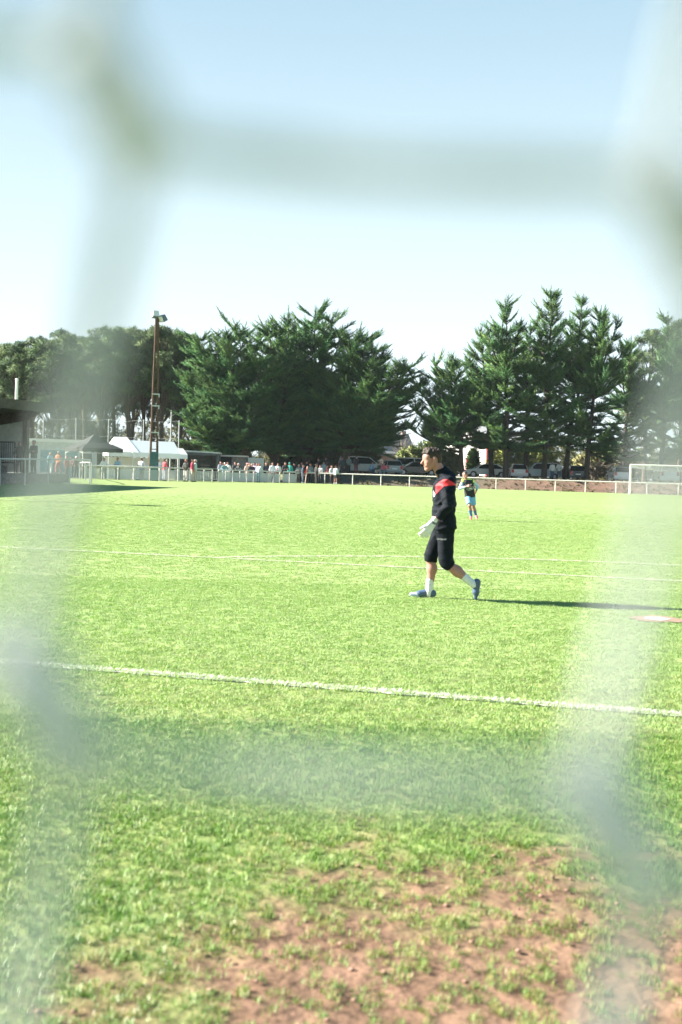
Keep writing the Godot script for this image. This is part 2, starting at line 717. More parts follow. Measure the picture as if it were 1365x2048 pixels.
func strip(pts: PackedVector3Array, width: float, lift: float, closed := false) -> MB:
	var mb := MB.new()
	var last := -1
	for i in pts.size():
		var p := pts[i]
		var d := (pts[mini(i + 1, pts.size() - 1)] - pts[maxi(i - 1, 0)])
		d.y = 0.0
		var s := Vector3(-d.z, 0, d.x).normalized()
		var w0 := width * 0.5 * rng.randf_range(0.72, 1.15)
		var w1 := width * 0.5 * rng.randf_range(0.72, 1.15)
		mb.col = (Color(0.62, 0.65, 0.56) if width < 0.09 else Color(0.42, 0.48, 0.32)) * rng.randf_range(0.8, 1.1)
		var k := mb.vert(Vector3(p.x, th(p.x, p.z) + lift, p.z) - s * w0, Vector3.UP, Vector2(0, i))
		mb.vert(Vector3(p.x, th(p.x, p.z) + lift, p.z) + s * w1, Vector3.UP, Vector2(1, i))
		if last >= 0:
			mb.ix.append_array([last, k, last + 1, last + 1, k, k + 1])
		last = k
	return mb


func build_lines() -> void:
	var n := 0
	var marks := []
	var a := PackedVector3Array()
	for i in 461:
		a.append(pf(-9.16 + i * 0.04, 7.9))
	marks.append([a, 0.085, "near white goal area line crossing the grass in front of the goalkeeper"])
	a = PackedVector3Array()
	for i in 337:
		a.append(pf(-20.16 + i * 0.12, 18.9))
	marks.append([a, 0.10, "straight white penalty area line passing behind the goalkeeper's shins"])
	a = PackedVector3Array()
	for i in 181:
		var t := lerpf(-0.925, 0.925, i / 180.0)
		a.append(pf(9.15 * sin(t), 13.4 + 9.15 * cos(t)))
	marks.append([a, 0.10, "curved white penalty arc beyond the penalty area line"])
	a = PackedVector3Array()
	for i in 120:
		a.append(pf(-33.0 + i * 0.55, 53.0))
	marks.append([a, 0.10, "thin far white halfway line across the grass"])
	a = PackedVector3Array()
	for i in 161:
		var t := TAU * i / 160.0
		a.append(pf(9.15 * sin(t), 53.0 + 9.15 * cos(t)))
	marks.append([a, 0.10, "thin far white centre circle on the grass"])
	a = PackedVector3Array()
	for i in 120:
		a.append(pf(-33.0 + i * 0.55, 104.0))
	marks.append([a, 0.12, "white goal line at the far end of the pitch"])
	for q in marks:
		var o := put(strip(q[0], q[1], 0.008), "pitch_line", M.paint)
		var tr := []
		var cols := []
		var pts: PackedVector3Array = q[0]
		if n < 3:
			for i in pts.size() - 1:
				var far := -pts[i].z
				for k in (7 if far < 12.0 else 3):
					var p := pts[i].lerp(pts[i + 1], rng.randf())
					var d := pts[i + 1] - pts[i]
					p += Vector3(-d.z, 0, d.x).normalized() * rng.randf_range(-0.5, 0.5) * q[1] * (1.25 if rng.randf() < 0.2 else 0.9)
					var sc := rng.randf_range(0.7, 1.2)
					tr.append(Transform3D(Basis(Vector3.UP, rng.randf() * TAU).scaled(Vector3.ONE * sc), Vector3(p.x, th(p.x, p.z), p.z)))
					var w := rng.randf_range(0.5, 0.72)
					cols.append(Color(w, w * 1.02, w * 0.93))
			scatter("painted_blades", tuft(13, 0.028, 0.03, 0.0026, 77, 0.7), tr, cols, M.blade, o)
		n += 1
		tag(o, q[2], "", "", "structure")
	# penalty mark: a bare worn disc with white on it
	var mb := MB.new()
	var c := pf(0, 13.4)
	for lay in 2:
		var k0 := -1
		mb.col = Color(0.24, 0.15, 0.11) if lay == 0 else Color(0.7, 0.7, 0.66)
		var mid := mb.vert(c + Vector3.UP * (0.012 + 0.004 * lay), Vector3.UP)
		for i in 24:
			var t := TAU * i / 24.0
			var r := (0.30 if lay == 0 else 0.15) * rng.randf_range(0.75, 1.15)
			var k := mb.vert(c + Vector3(cos(t) * r, 0.012 + 0.004 * lay, sin(t) * r), Vector3.UP)
			if i == 0: k0 = k
			mb.ix.append_array([mid, k, k + 1 if i < 23 else k0])
	tag(put(mb, "penalty_mark", M.paint), "worn brown and white penalty mark right of the goalkeeper", "", "", "structure")


# ---------------------------------------------------------------- goals
func build_near_goal() -> void:
	var o := thing("football_goal", pf(0, 2.15), -TURN, "white goal frame just above and around the camera's view, carrying the blurred net", "goal")
	for s in [-1.0, 1.0]:
		var mb := MB.new()
		mb.rod(Vector3(3.66 * s, 0, 0), Vector3(3.66 * s, 2.5, 0), 0.06, 14)
		put(mb, "goal_post", M.white, o)
		mb = MB.new()
		mb.tube(PackedVector3Array([Vector3(3.66 * s, 2.44, 0.05), Vector3(3.66 * s, 2.42, 1.85), Vector3(3.66 * s, 0.03, 1.9)]), PackedFloat32Array([0.02, 0.02, 0.02]), 8)
		put(mb, "net_support", M.galv, o)
	var cb := MB.new()
	cb.rod(Vector3(-3.72, 2.5, 0), Vector3(3.72, 2.5, 0), 0.06, 14)
	put(cb, "crossbar", M.white, o)
	# the net: knotless diamond cord, mesh of 12 cm, each joint a short doubled diagonal
	var far := 0.165
	var c := cam_t.origin - cam_t.basis.z * far
	var dir := Vector3(cos(TURN), 0, sin(TURN))
	var place := func(px: float, py: float) -> Vector3:
		var u := (px - 682.5) / FOC * far
		var w := -(py - 1024.0) / FOC * far
		var k := clampf(u, -0.4, 0.4)
		var p: Vector3 = c + cam_t.basis.x * k + dir * (u - k) + cam_t.basis.y * w
		p.y = clampf(p.y, 0.012, 2.42)
		return p
	var knot := func(i: int, j: int) -> Vector2:
		return Vector2(225.0 + 1145.0 * i - 140.0 * 3.0 * tanh(j / 3.0), 185.0 + 1220.0 * j + 275.0 * 3.0 * tanh(i / 3.0))
	var net := MB.new()
	var h := Vector2(55, 102)
	for i in range(-44, 45):
		for j in range(-12, 18):
			var p: Vector2 = knot.call(i, j)
			var near: bool = absi(i) < 3 and absi(j) < 4
			var sides := 10 if near else 4
			var r := 0.0024
			var a: Vector3 = place.call(p.x - h.x, p.y - h.y)
			var b: Vector3 = place.call(p.x + h.x, p.y + h.y)
			if a.distance_to(b) < 0.006:
				continue
			var q := (b - a).cross(cam_t.basis.z).normalized() * 0.0027
			if near:
				for sg in [-1.0, 1.0]:
					var pts := PackedVector3Array()
					var rad := PackedFloat32Array()
					for t in 9:
						var f := t / 8.0
						var ang: float = f * TAU * 1.0 + (PI if sg > 0 else 0.0)
						pts.append(a.lerp(b, f) + (q * cos(ang) + cam_t.basis.z * 0.0027 * sin(ang)))
						rad.append(r * 1.3)
					net.tube(pts, rad, sides)
			else:
				net.rod(a, b, r * 1.6, sides)
			for e in 2:
				var n2: Vector2 = knot.call(i + 1, j) if e == 0 else knot.call(i, j + 1)
				if (e == 0 and i == 44) or (e == 1 and j == 17):
					continue
				var d: Vector3 = place.call(n2.x - h.x, n2.y - h.y)
				if b.distance_to(d) < 0.01:
					continue
				if near:
					var pts := PackedVector3Array()
					var rad := PackedFloat32Array()
					for t in 13:
						var f := t / 12.0
						var sag := sin(f * PI) * 0.0015
						pts.append(b.lerp(d, f) - Vector3.UP * sag)
						rad.append(r * (1.0 + 0.06 * sin(f * 60.0)))
					net.tube(pts, rad, sides)
				else:
					net.rod(b, d, r, sides)
	tag(put(net, "goal_net", M.cord), "blurred pale cord goal net hanging right in front of the camera", "net")


func build_far_goal() -> void:
	var o := thing("football_goal", pf(1.0, 104.0), -TURN, "white far goal frame standing in front of the railing at the right edge", "goal")
	for s in [-1.0, 1.0]:
		var mb := MB.new()
		mb.rod(Vector3(3.66 * s, 0, 0), Vector3(3.66 * s, 2.5, 0), 0.06, 10)
		put(mb, "goal_post", M.white, o)
		mb = MB.new()
		mb.tube(PackedVector3Array([Vector3(3.66 * s, 2.44, -0.03), Vector3(3.6 * s, 2.3, -0.9), Vector3(3.6 * s, 0.03, -1.9)]), PackedFloat32Array([0.025, 0.025, 0.025]), 8)
		put(mb, "net_support", M.white, o)
	var cb := MB.new()
	cb.rod(Vector3(-3.72, 2.5, 0), Vector3(3.72, 2.5, 0), 0.06, 10)
	put(cb, "crossbar", M.white, o)
	var net := MB.new()
	var prof := func(u: float, k: float) -> Vector3:   # u across, k 0 at the crossbar, 1 at the back edge of the roof, 2 at the ground
		var sag := 0.28 * (1.0 - pow(u / 3.6, 2.0))
		if k <= 1.0:
			return Vector3(u, 2.44 - 0.14 * k - sag * k, -0.05 - 0.85 * k)
		return Vector3(u, lerpf(2.3 - sag, 0.02, k - 1.0), -0.9 - 1.0 * (k - 1.0))
	for i in 53:
		var u := -3.6 + i * 7.2 / 52.0
		var pts := PackedVector3Array()
		var rad := PackedFloat32Array()
		for k in 9:
			pts.append(prof.call(u, k * 0.25))
			rad.append(0.005)
		net.tube(pts, rad, 3)
	for k in 24:
		var pts := PackedVector3Array()
		var rad := PackedFloat32Array()
		for i in 13:
			pts.append(prof.call(-3.6 + i * 0.6, k / 11.5))
			rad.append(0.014 if k == 11 else 0.005)
		net.tube(pts, rad, 3)
	for s in [-1.0, 1.0]:
		for k in 15:
			var y := 0.05 + k * 0.16
			net.rod(Vector3(3.64 * s, y, -0.04), Vector3(3.6 * s, y * 0.94, -1.9 + y * 0.43), 0.005, 3)
	var n := put(net, "goal_net", M.cord)
	n.transform = o.transform
	tag(n, "white sagging net hung in the far goal at the right edge", "net")


# ---------------------------------------------------------------- railings and barriers
func railing(pts: Array, h: float, gap: float, r: float, material: Material, label: String, panel: Material = null, from_panel := 0.0) -> Node3D:
	var o := thing("pitch_railing", pts[0], 0.0, label, "railing", "railings round the pitch")
	var post := MB.new()
	post.rod(Vector3.ZERO, Vector3(0, h - r, 0), r, 8)
	var pm := post.mesh()
	var rail := MB.new()
	var rp := PackedVector3Array()
	var rr := PackedFloat32Array()
	var k := 0
	for i in pts.size() - 1:
		var a: Vector3 = pts[i]
		var b: Vector3 = pts[i + 1]
		var n := maxi(1, int(round(a.distance_to(b) / gap)))
		for j in n + (1 if i == pts.size() - 2 else 0):
			var p := a.lerp(b, float(j) / n)
			p.y = th(p.x, p.z)
			rp.append(p - o.position + Vector3.UP * h)
			rr.append(r * 1.15)
			put(pm, "post", material, o).position = p - o.position
			if panel and j < n:
				var q := a.lerp(b, float(j + 1) / n)
				q.y = th(q.x, q.z)
				var mb := MB.new()
				var lp := p - o.position
				var lq := q - o.position
				var inn := (lq - lp).normalized() * (r + 0.01)
				mb.quad(lp + inn + Vector3.UP * 0.06, lq - inn + Vector3.UP * 0.06, lq - inn + Vector3.UP * (h * 0.82), lp + inn + Vector3.UP * (h * 0.82), Vector3(0, 0, 1))
				put(mb, "mesh_panel", panel, o)
			k += 1
	rail.tube(rp, rr, 8)
	put(rail, "top_rail", material, o)
	return o


func alpha(r: float, g: float, b: float, a: float) -> StandardMaterial3D:
	var m := mat(r, g, b, 0.8)
	m.albedo_color.a = a
	m.transparency = BaseMaterial3D.TRANSPARENCY_ALPHA
	m.cull_mode = BaseMaterial3D.CULL_DISABLED
	return m


func build_railings() -> void:
	M.mesh_thin = alpha(0.68, 0.70, 0.70, 0.42)
	M.mesh_thick = alpha(0.62, 0.62, 0.61, 0.82)
	var right := []
	for x in [-4.3, 9.0, 22.0, 35.0, 52.0]:
		right.append(Vector3(x, th(x, -(113.85 - 0.268 * x)), -(113.85 - 0.268 * x)))
	railing(right, 1.0, 2.55, 0.045, M.rail, "long white pitch rail in front of the parked cars")
	var l0 := base(437, 103.0)
	var l1 := base(560, 111.0)
	var k0 := base(172, 92.0)
	var k1 := base(300, 93.0)
	var k2 := base(425, 101.5)
	railing([k0, k1, k2], 1.06, 1.3, 0.045, M.rail, "white pitch barrier with thin see-through mesh in front of the tents", M.mesh_thin)
	railing([l0, l1], 1.02, 1.05, 0.045, M.rail, "white pitch barrier with pale solid panels in front of the spectators", M.mesh_thick)
	railing([base(567, 112.0), base(592, 113.5)], 1.02, 1.2, 0.05, M.rail, "short white gate section of the barrier left of the red flag", M.mesh_thick)
	railing([pf(-33.5, 38.0), pf(-33.5, 66.0)], 1.42, 2.6, 0.04, M.galv, "grey touchline railing in front of the grandstand")
	railing([pf(-33.6, 66.4), base(160, 91.0)], 1.25, 8.0, 0.04, M.galv, "grey railing slanting back from the grandstand corner to the tents")
	# portable crowd barriers
	var src: Node3D = null
	var spots := [[356, 97.0, 0.15, "portable steel crowd barrier left of the crimson spectator"], [408, 98.5, 0.1, "portable steel crowd barrier in front of the dark open shed"], [258, 98.0, 0.0, "portable steel crowd barrier below the white marquee roofs"], [322, 97.5, 0.1, "portable steel crowd barrier right of the teal mast base"]]
	for q in spots:
		var at_ := base(q[0], q[1])
		if src == null:
			src = thing("crowd_barrier", at_, q[2], q[3], "barrier", "portable crowd barriers")
			var fr := MB.new()
			fr.tube(PackedVector3Array([Vector3(-1.15, 0.03, 0), Vector3(-1.15, 0.95, 0), Vector3(-1.03, 1.1, 0), Vector3(1.03, 1.1, 0), Vector3(1.15, 0.95, 0), Vector3(1.15, 0.03, 0)]), PackedFloat32Array([0.022, 0.022, 0.022, 0.022, 0.022, 0.022]), 6)
			fr.rod(Vector3(-1.15, 0.2, 0), Vector3(1.15, 0.2, 0), 0.016, 5)
			fr.rod(Vector3(-1.15, 0.86, 0), Vector3(1.15, 0.86, 0), 0.016, 5)
			put(fr, "frame", M.galv, src)
			var bars := MB.new()
			for i in 17:
				bars.rod(Vector3(-1.04 + i * 0.13, 0.2, 0), Vector3(-1.04 + i * 0.13, 0.86, 0), 0.014, 5)
			put(bars, "bars", M.galv, src).set_meta("kind", "stuff")
			for s in [-0.8, 0.8]:
				var ft := MB.new()
				ft.bar(Vector3(s, 0.02, -0.3), Vector3(s, 0.02, 0.3), 0.05, 0.03)
				put(ft, "foot", M.galv, src)
		else:
			var r: Node3D = src.duplicate()
			r.name = numbered("crowd_barrier")
			add_child(r)
			r.position = at_
			r.rotation.y = q[2]
			r.set_meta("label", q[3])
	# corner flag
	var fp := base(611, 108.0)
	var fo := thing("corner_flag", fp, 0.0, "slanting red corner flag in front of the shaded crowd", "flag")
	var mb := MB.new()
	mb.rod(Vector3.ZERO, Vector3(0.17, 1.6, 0), 0.028, 8)
	put(mb, "pole", mat(0.75, 0.55, 0.5, 0.5), fo)
	mb = MB.new()
	var up := Vector3(0.17, 1.6, 0).normalized()
	for i in 5:
		var a := i * 0.2
		var p := up * (0.98 + 0.62 * a) + Vector3(-0.22 * (1.0 - a) - 0.01, 0.0, 0.04 * sin(a * 5.0))
		var b := (i + 1) * 0.2
		var q := up * (0.98 + 0.62 * b) + Vector3(-0.22 * (1.0 - b) - 0.01, 0.0, 0.04 * sin(b * 5.0))
		mb.quad(up * (0.98 + 0.62 * a) + Vector3(0.03, 0, 0.02), p, q, up * (0.98 + 0.62 * b) + Vector3(0.03, 0, 0.02), Vector3(0, 0, 1))
		mb.quad(up * (0.98 + 0.62 * a) + Vector3(0.03, 0, 0.012), p - Vector3(0, 0, 0.008), q - Vector3(0, 0, 0.008), up * (0.98 + 0.62 * b) + Vector3(0.03, 0, 0.012), Vector3(0, 0, -1))
	put(mb, "flag", mat(0.6, 0.03, 0.03, 0.7), fo)
	# a white ball on the bank
	var bp := base(1220, 119.4)
	mb = MB.new()
	mb.ball(Vector3(0, 0.17, 0), Vector3(0.17, 0.17, 0.17), 8, 12)
	var ball := put(mb, "ball", mat(0.75, 0.75, 0.73, 0.5))
	ball.position = bp
	tag(ball, "white ball lying on the bank behind the rail left of the far goal", "ball")


# ---------------------------------------------------------------- grandstand on the left touchline
func build_stand() -> void:
	var g := 0.36
	var p0 := pf(-38.0, 52.0)
	p0.y = g
	var o := thing("grandstand", p0, -TURN, "small roofed grandstand with blue seats at the left edge", "grandstand")
	var olive := grain(mat(0.085, 0.075, 0.05, 0.8), 0.5, 0.7)
	var conc := grain(mat(0.20, 0.20, 0.19, 0.9), 0.6, 0.6, 0.03, 8)
	var pale := grain(mat(0.80, 0.81, 0.80, 0.8), 0.5, 0.9)
	var wood := grain(mat(0.13, 0.085, 0.055, 0.85), 0.9, 0.6)
	# local x = metres towards the pitch from 38 m out, local z = minus metres up the pitch from 52
	var mb := MB.new()
	var roof := PackedVector2Array([Vector2(3.4, 4.66), Vector2(3.4, 4.3), Vector2(-4.2, 3.55), Vector2(-4.2, 3.75)])
	mb.slab(roof, Vector3(0, 0, 4.0), Vector3.RIGHT, Vector3.UP, Vector3(0, 0, 30.4))
	put(mb, "roof", olive, o)
	mb = MB.new()
	mb.box(Vector3(3.44, 4.42, 4.0), Vector3(0.07, 0.55, 30.5))
	put(mb, "fascia", olive, o)
	for z in [-10.4, -4.0, 2.4, 8.8, 15.0]:
		mb = MB.new()
		mb.slab(PackedVector2Array([Vector2(3.3, 4.28), Vector2(-4.1, 3.52), Vector2(-4.1, 2.9), Vector2(0.5, 3.4), Vector2(2.4, 3.72)]), Vector3(0, 0, z), Vector3.RIGHT, Vector3.UP, Vector3(0, 0, 0.22))
		put(mb, "roof_beam", wood, o)
		mb = MB.new()
		mb.box(Vector3(2.2, 1.86, z), Vector3(0.28, 3.72, 0.28))
		put(mb, "post", wood, o)
	mb = MB.new()
	mb.box(Vector3(-0.4, 0.28, 2.0), Vector3(6.5, 0.66, 33.0))
	put(mb, "plinth", conc, o)
	for t in 2:
		mb = MB.new()
		mb.box(Vector3(-1.2 - t * 0.6, 0.61 + 0.225 + 0.45 * t, 4.4), Vector3(4.8 - 1.2 * t, 0.45, 29.0))
		put(mb, "step", conc, o)
	mb = MB.new()
	mb.box(Vector3(-0.9, 2.2, -10.85), Vector3(5.8, 3.1, 0.12))
	put(mb, "end_wall", pale, o)
	mb = MB.new()
	mb.box(Vector3(-0.9, 3.79, -10.85), Vector3(5.9, 0.08, 0.16))
	put(mb, "wall_coping", M.dark, o)
	mb = MB.new()
	mb.box(Vector3(-4.0, 2.2, 4.0), Vector3(0.12, 3.1, 29.6))
	put(mb, "back_wall", pale, o)
	# black balustrades
	for b in [[-3.6, -0.7, 1.62, 2.72], [-0.62, 1.5, 1.2, 2.4]]:
		mb = MB.new()
		mb.rod(Vector3(b[0], b[3], -10.4), Vector3(b[1], b[3], -10.4), 0.03, 6)
		mb.rod(Vector3(b[0], b[2], -10.4), Vector3(b[1], b[2], -10.4), 0.03, 6)
		mb.rod(Vector3(b[1], 0.6, -10.4), Vector3(b[1], b[3], -10.4), 0.045, 6)
		var x: float = b[0]
		while x < b[1]:
			mb.rod(Vector3(x, b[2], -10.4), Vector3(x, b[3], -10.4), 0.014, 5)
			x += 0.14
		put(mb, "balustrade", M.dark, o)
	mb = MB.new()
	mb.box(Vector3(-0.66, 2.75, -10.7), Vector3(0.5, 0.42, 0.12))
	put(mb, "sign_box", M.dark, o)
	# seats
	var blue := mat(0.02, 0.10, 0.36, 0.4)
	mb = MB.new()
	mb.box(Vector3(0, 0.0, 0), Vector3(0.4, 0.05, 0.42))
	mb.slab(PackedVector2Array([Vector2(-0.2, 0.0), Vector2(-0.16, 0.0), Vector2(-0.24, 0.36), Vector2(-0.29, 0.34)]), Vector3.ZERO, Vector3.RIGHT, Vector3.UP, Vector3(0, 0, 0.42))
	mb.box(Vector3(-0.1, -0.2, 0), Vector3(0.06, 0.36, 0.06))
	var sm := mb.mesh()
	for row in 2:
		for i in 18:
			put(sm, "seat", blue, o).position = Vector3(0.55 - row * 1.0, 1.06 + 0.45 * row + 0.38, -9.6 + i * 0.5)


# ---------------------------------------------------------------- tents, mast, sheds on the far left
func mast(at_: Vector3, turn: float, h: float, label: String) -> Node3D:
	var o := thing("floodlight_mast", at_, turn, label, "floodlight")
	for s in [-1.0, 1.0]:
		var mb := MB.new()
		mb.tube(PackedVector3Array([Vector3(0.30 * s, 0, 0), Vector3(0.16 * s, h * 0.66, 0), Vector3(0.085 * s, h, 0)]), PackedFloat32Array([0.11, 0.095, 0.085]), 6)
		put(mb, "leg", M.rust, o)
	var y := 2.5
	while y < h - 2.6:
		var w := lerpf(0.26, 0.10, y / h)
		var mb := MB.new()
		mb.box(Vector3(0, y, 0), Vector3(w * 2.0, 0.07, 0.1))
		put(mb, "rung", M.rust, o)
		y += 0.62
	var web := MB.new()
	web.box(Vector3(0, h - 1.3, 0), Vector3(0.12, 2.5, 0.08))
	put(web, "web_plate", M.rust, o)
	for q in [h * 0.52, h * 0.45, h * 0.29]:
		var mb := MB.new()
		mb.box(Vector3(0.05, q, 0.1), Vector3(0.62, 0.09, 0.12))
		mb.box(Vector3(0.3, q - 0.1, 0.1), Vector3(0.09, 0.3, 0.09))
		put(mb, "clamp", M.galv, o)
	for l in [[-0.18, h - 0.05, -0.25, 0.5], [0.42, h - 0.32, 0.5, -0.9]]:
		var f := Node3D.new()
		f.name = "floodlight"
		o.add_child(f, true)
		f.position = Vector3(l[0], l[1], 0.05)
		f.rotation = Vector3(l[2], l[3], 0.0)
		var mb := MB.new()
		mb.slab(PackedVector2Array([Vector2(-0.3, -0.26), Vector2(0.3, -0.26), Vector2(0.2, 0.24), Vector2(-0.2, 0.24)]), Vector3.ZERO, Vector3.RIGHT, Vector3.UP, Vector3(0, 0, 0.42))
		put(mb, "housing", mat(0.10, 0.13, 0.15, 0.5, 0.3), f)
		mb = MB.new()
		mb.box(Vector3(0, 0, 0.22), Vector3(0.5, 0.42, 0.03))
		put(mb, "lens", M.clearlamp, f)
	var mb2 := MB.new()
	mb2.box(Vector3(0.02, 1.15, 0), Vector3(0.64, 2.3, 0.5))
	put(mb2, "padded_box", M.teal, o)
	return o


func build_left_side() -> void:
	mast(base(307, 95.0), 0.15, 13.2, "tall rusty floodlight mast with teal padded foot beside the tents")
	mast(Vector3(-29.5, th(-29.5, -49.0), -49.0), 0.2, 13.5, "rusty floodlight mast just left of the view, its thin shadow reaching onto the pitch")
	# black pop-up gazebo
	var o := thing("gazebo", base(187, 97.0), 0.62, "black pop-up gazebo with four pale legs", "gazebo")
	var cloth := grain(mat(0.03, 0.032, 0.035, 0.8), 0.7, 0.7)
	var mb := MB.new()
	var w := 1.75
	var ring := [Vector3(-w, 2.45, -w), Vector3(w, 2.45, -w), Vector3(w, 2.45, w), Vector3(-w, 2.45, w)]
	var top := Vector3(0, 3.65, 0)
	for i in 4:
		var a: Vector3 = ring[i]
		var b: Vector3 = ring[(i + 1) % 4]
		var am := a.lerp(top, 0.5) - Vector3(0, 0.13, 0)
		var bm := b.lerp(top, 0.5) - Vector3(0, 0.13, 0)
		var out := (a + b) * 0.5
		out.y = 1.5
		mb.quad(a, b, bm, am, out)
		mb.tri(am, bm, top, out)
		mb.quad(a, b, b - Vector3(0, 0.28, 0), a - Vector3(0, 0.28, 0), Vector3(out.x, 0, out.z))
	put(mb, "canopy", cloth, o)
	for i in 4:
		var a: Vector3 = ring[i] * Vector3(0.97, 1, 0.97)
		mb = MB.new()
		mb.rod(Vector3(a.x, 0, a.z), Vector3(a.x, 2.5, a.z), 0.035, 6)
		put(mb, "leg", M.white, o)
		var b: Vector3 = ring[(i + 1) % 4] * Vector3(0.97, 1, 0.97)
		mb = MB.new()
		mb.bar(a - Vector3(0, 0.4, 0), a.lerp(b, 0.5) - Vector3(0, 0.1, 0), 0.03, 0.03)
		mb.bar(a.lerp(b, 0.5) - Vector3(0, 0.1, 0), b - Vector3(0, 0.4, 0), 0.03, 0.03)
		put(mb, "truss", M.white, o)
	# white marquees
	var sheet := mat(0.78, 0.79, 0.78, 0.6)
	sheet.backlight_enabled = true
	sheet.backlight = Color(0.3, 0.3, 0.3)
	for q in [[300, 104.0, 0.55, 2.2, 1.45, 3.35, "white ridge marquee with a gable end beside the floodlight mast"], [240, 103.0, 0.35, 1.3, 1.7, 3.6, "white marquee with a hipped roof directly right of the black gazebo"], [345, 107.0, 0.6, 1.0, 0.9, 2.85, "small white tent roof peeping out right of the gabled marquee"]]:
		var t := thing("marquee", base(q[0], q[1]), q[2], q[6], "marquee", "white marquees")
		var L: float = q[3]
		var W: float = q[4]
		var H: float = q[5]
		var e := 2.3
		var hip := 0.75 if q[0] == 240 else 0.0
		mb = MB.new()
		var ra := Vector3(-L + hip, H, 0)
		var rb := Vector3(L - hip, H, 0)
		for s in [-1.0, 1.0]:
			mb.quad(Vector3(-L, e, W * s), Vector3(L, e, W * s), rb, ra, Vector3(0, 1, s))
			mb.tri(Vector3(L * s, e, -W), Vector3(L * s, e, W), rb if s > 0 else ra, Vector3(s, 0.4, 0))
		put(mb, "roof", sheet, t)
		mb = MB.new()
		for s in [-1.0, 1.0]:
			for i in 8:
				var a := -L + i * L / 4.0
				var b := a + L / 4.0
				mb.quad(Vector3(a, e, W * s), Vector3(b, e, W * s), Vector3(b, e - 0.36, W * s + 0.02), Vector3(a, e - 0.36, W * s + 0.02), Vector3(0, 0, s))
				mb.tri(Vector3(a, e - 0.36, W * s + 0.02), Vector3(b, e - 0.36, W * s + 0.02), Vector3((a + b) * 0.5, e - 0.43, W * s + 0.02), Vector3(0, 0, s))
			mb.quad(Vector3(L * s, e, -W), Vector3(L * s, e, W), Vector3(L * s, e - 0.36, W), Vector3(L * s, e - 0.36, -W), Vector3(s, 0, 0))
		put(mb, "valance", sheet, t)
		for s in [-1.0, 1.0]:
			for u in [-1.0, 1.0]:
				mb = MB.new()
				mb.rod(Vector3(L * 0.97 * s, 0, W * 0.96 * u), Vector3(L * 0.97 * s, e, W * 0.96 * u), 0.035, 6)
				put(mb, "pole", M.white, t)
		if q[0] != 345:
			mb = MB.new()
			mb.box(Vector3(0, 0.94, -W * 0.9), Vector3(L * 1.8, 1.86, 0.04))
			put(mb, "back_sheet", sheet, t)
	# long trestle table under the gazebo
	var tt := thing("trestle_table", base(203, 94.5), 0.05, "long wooden trestle table in front of the gazebo", "table")
	mb = MB.new()
	mb.box(Vector3(0, 0.92, 0), Vector3(3.4, 0.06, 0.7))
	put(mb, "table_top", grain(mat(0.42, 0.32, 0.18, 0.7), 0.6, 0.75), tt)
	for s in [-1.4, 0.0, 1.4]:
		mb = MB.new()
		mb.bar(Vector3(s, 0, -0.3), Vector3(s, 0.9, -0.2), 0.05, 0.05)
		mb.bar(Vector3(s, 0, 0.3), Vector3(s, 0.9, 0.2), 0.05, 0.05)
		mb.bar(Vector3(s, 0.4, -0.26), Vector3(s, 0.4, 0.26), 0.04, 0.04)
		put(mb, "trestle", M.dark, tt)
	# clubhouse
	var cw := grain(mat(0.55, 0.60, 0.62, 0.8), 0.4, 0.85)
	var ch := thing("clubhouse", base(90, 104.0), 0.12, "long low white clubhouse with a light blue wall behind the gazebo", "building")
	mb = MB.new()
	mb.box(Vector3(-2.0, 1.5, -2.5), Vector3(12.0, 3.0, 5.0))
	put(mb, "wall", cw, ch)
	mb = MB.new()
	mb.box(Vector3(-2.0, 3.13, -2.4), Vector3(12.5, 0.26, 5.6))
	put(mb, "roof", mat(0.7, 0.7, 0.68, 0.6), ch)
	mb = MB.new()
	mb.box(Vector3(1.2, 1.35, 0.02), Vector3(3.2, 1.9, 0.05))
	put(mb, "wall_panel", grain(mat(0.22, 0.45, 0.55, 0.8), 1.2, 0.6), ch)
	mb = MB.new()
	mb.box(Vector3(3.5, 1.05, 0.02), Vector3(0.95, 2.1, 0.06))
	put(mb, "door", mat(0.06, 0.07, 0.06, 0.7), ch)
	# open dark shed and smaller shed
	var tin := grain(mat(0.10, 0.115, 0.125, 0.6), 0.6, 0.7)
	var s1 := thing("open_shed", base(394, 109.0), 0.04, "dark open-fronted shed with a thin flat roof behind the barriers", "shed")
	mb = MB.new()
	mb.box(Vector3(0, 2.62, -1.2), Vector3(4.1, 0.12, 3.0), Basis(Vector3.BACK, -0.03))
	put(mb, "roof", M.galv, s1)
	mb = MB.new()
	mb.box(Vector3(0, 1.25, -2.5), Vector3(3.9, 2.5, 0.08))
	put(mb, "back_wall", tin, s1)
	for s in [-1.0, 1.0]:
		mb = MB.new()
		mb.box(Vector3(1.93 * s, 1.25, -1.2), Vector3(0.08, 2.5, 2.5))
		put(mb, "side_wall", tin, s1)
		mb = MB.new()
		mb.box(Vector3(1.85 * s, 1.24, 0.12), Vector3(0.22, 2.48, 0.12))
		put(mb, "post", tin, s1)
	mb = MB.new()
	mb.box(Vector3(0, 2.42, 0.18), Vector3(4.0, 0.25, 0.06))
	put(mb, "fascia", tin, s1)
	var bench := thing("stacked_tables", base(410, 108.6), 0.1, "stack of folded tables inside the dark open shed", "table")
	for i in 4:
		mb = MB.new()
		mb.box(Vector3(0, 0.75 + i * 0.22, -0.4), Vector3(0.9, 0.05, 0.6))
		put(mb, "table_top", mat(0.22, 0.20, 0.17, 0.7), bench)
	for s in [-0.4, 0.4]:
		mb = MB.new()
		mb.box(Vector3(s, 0.72, -0.4), Vector3(0.05, 1.44, 0.4))
		put(mb, "rack", M.dark, bench)
	var s2 := thing("block_shed", base(464, 112.0), 0.02, "small grey block shed with a pale roof edge right of the dark open shed", "shed")
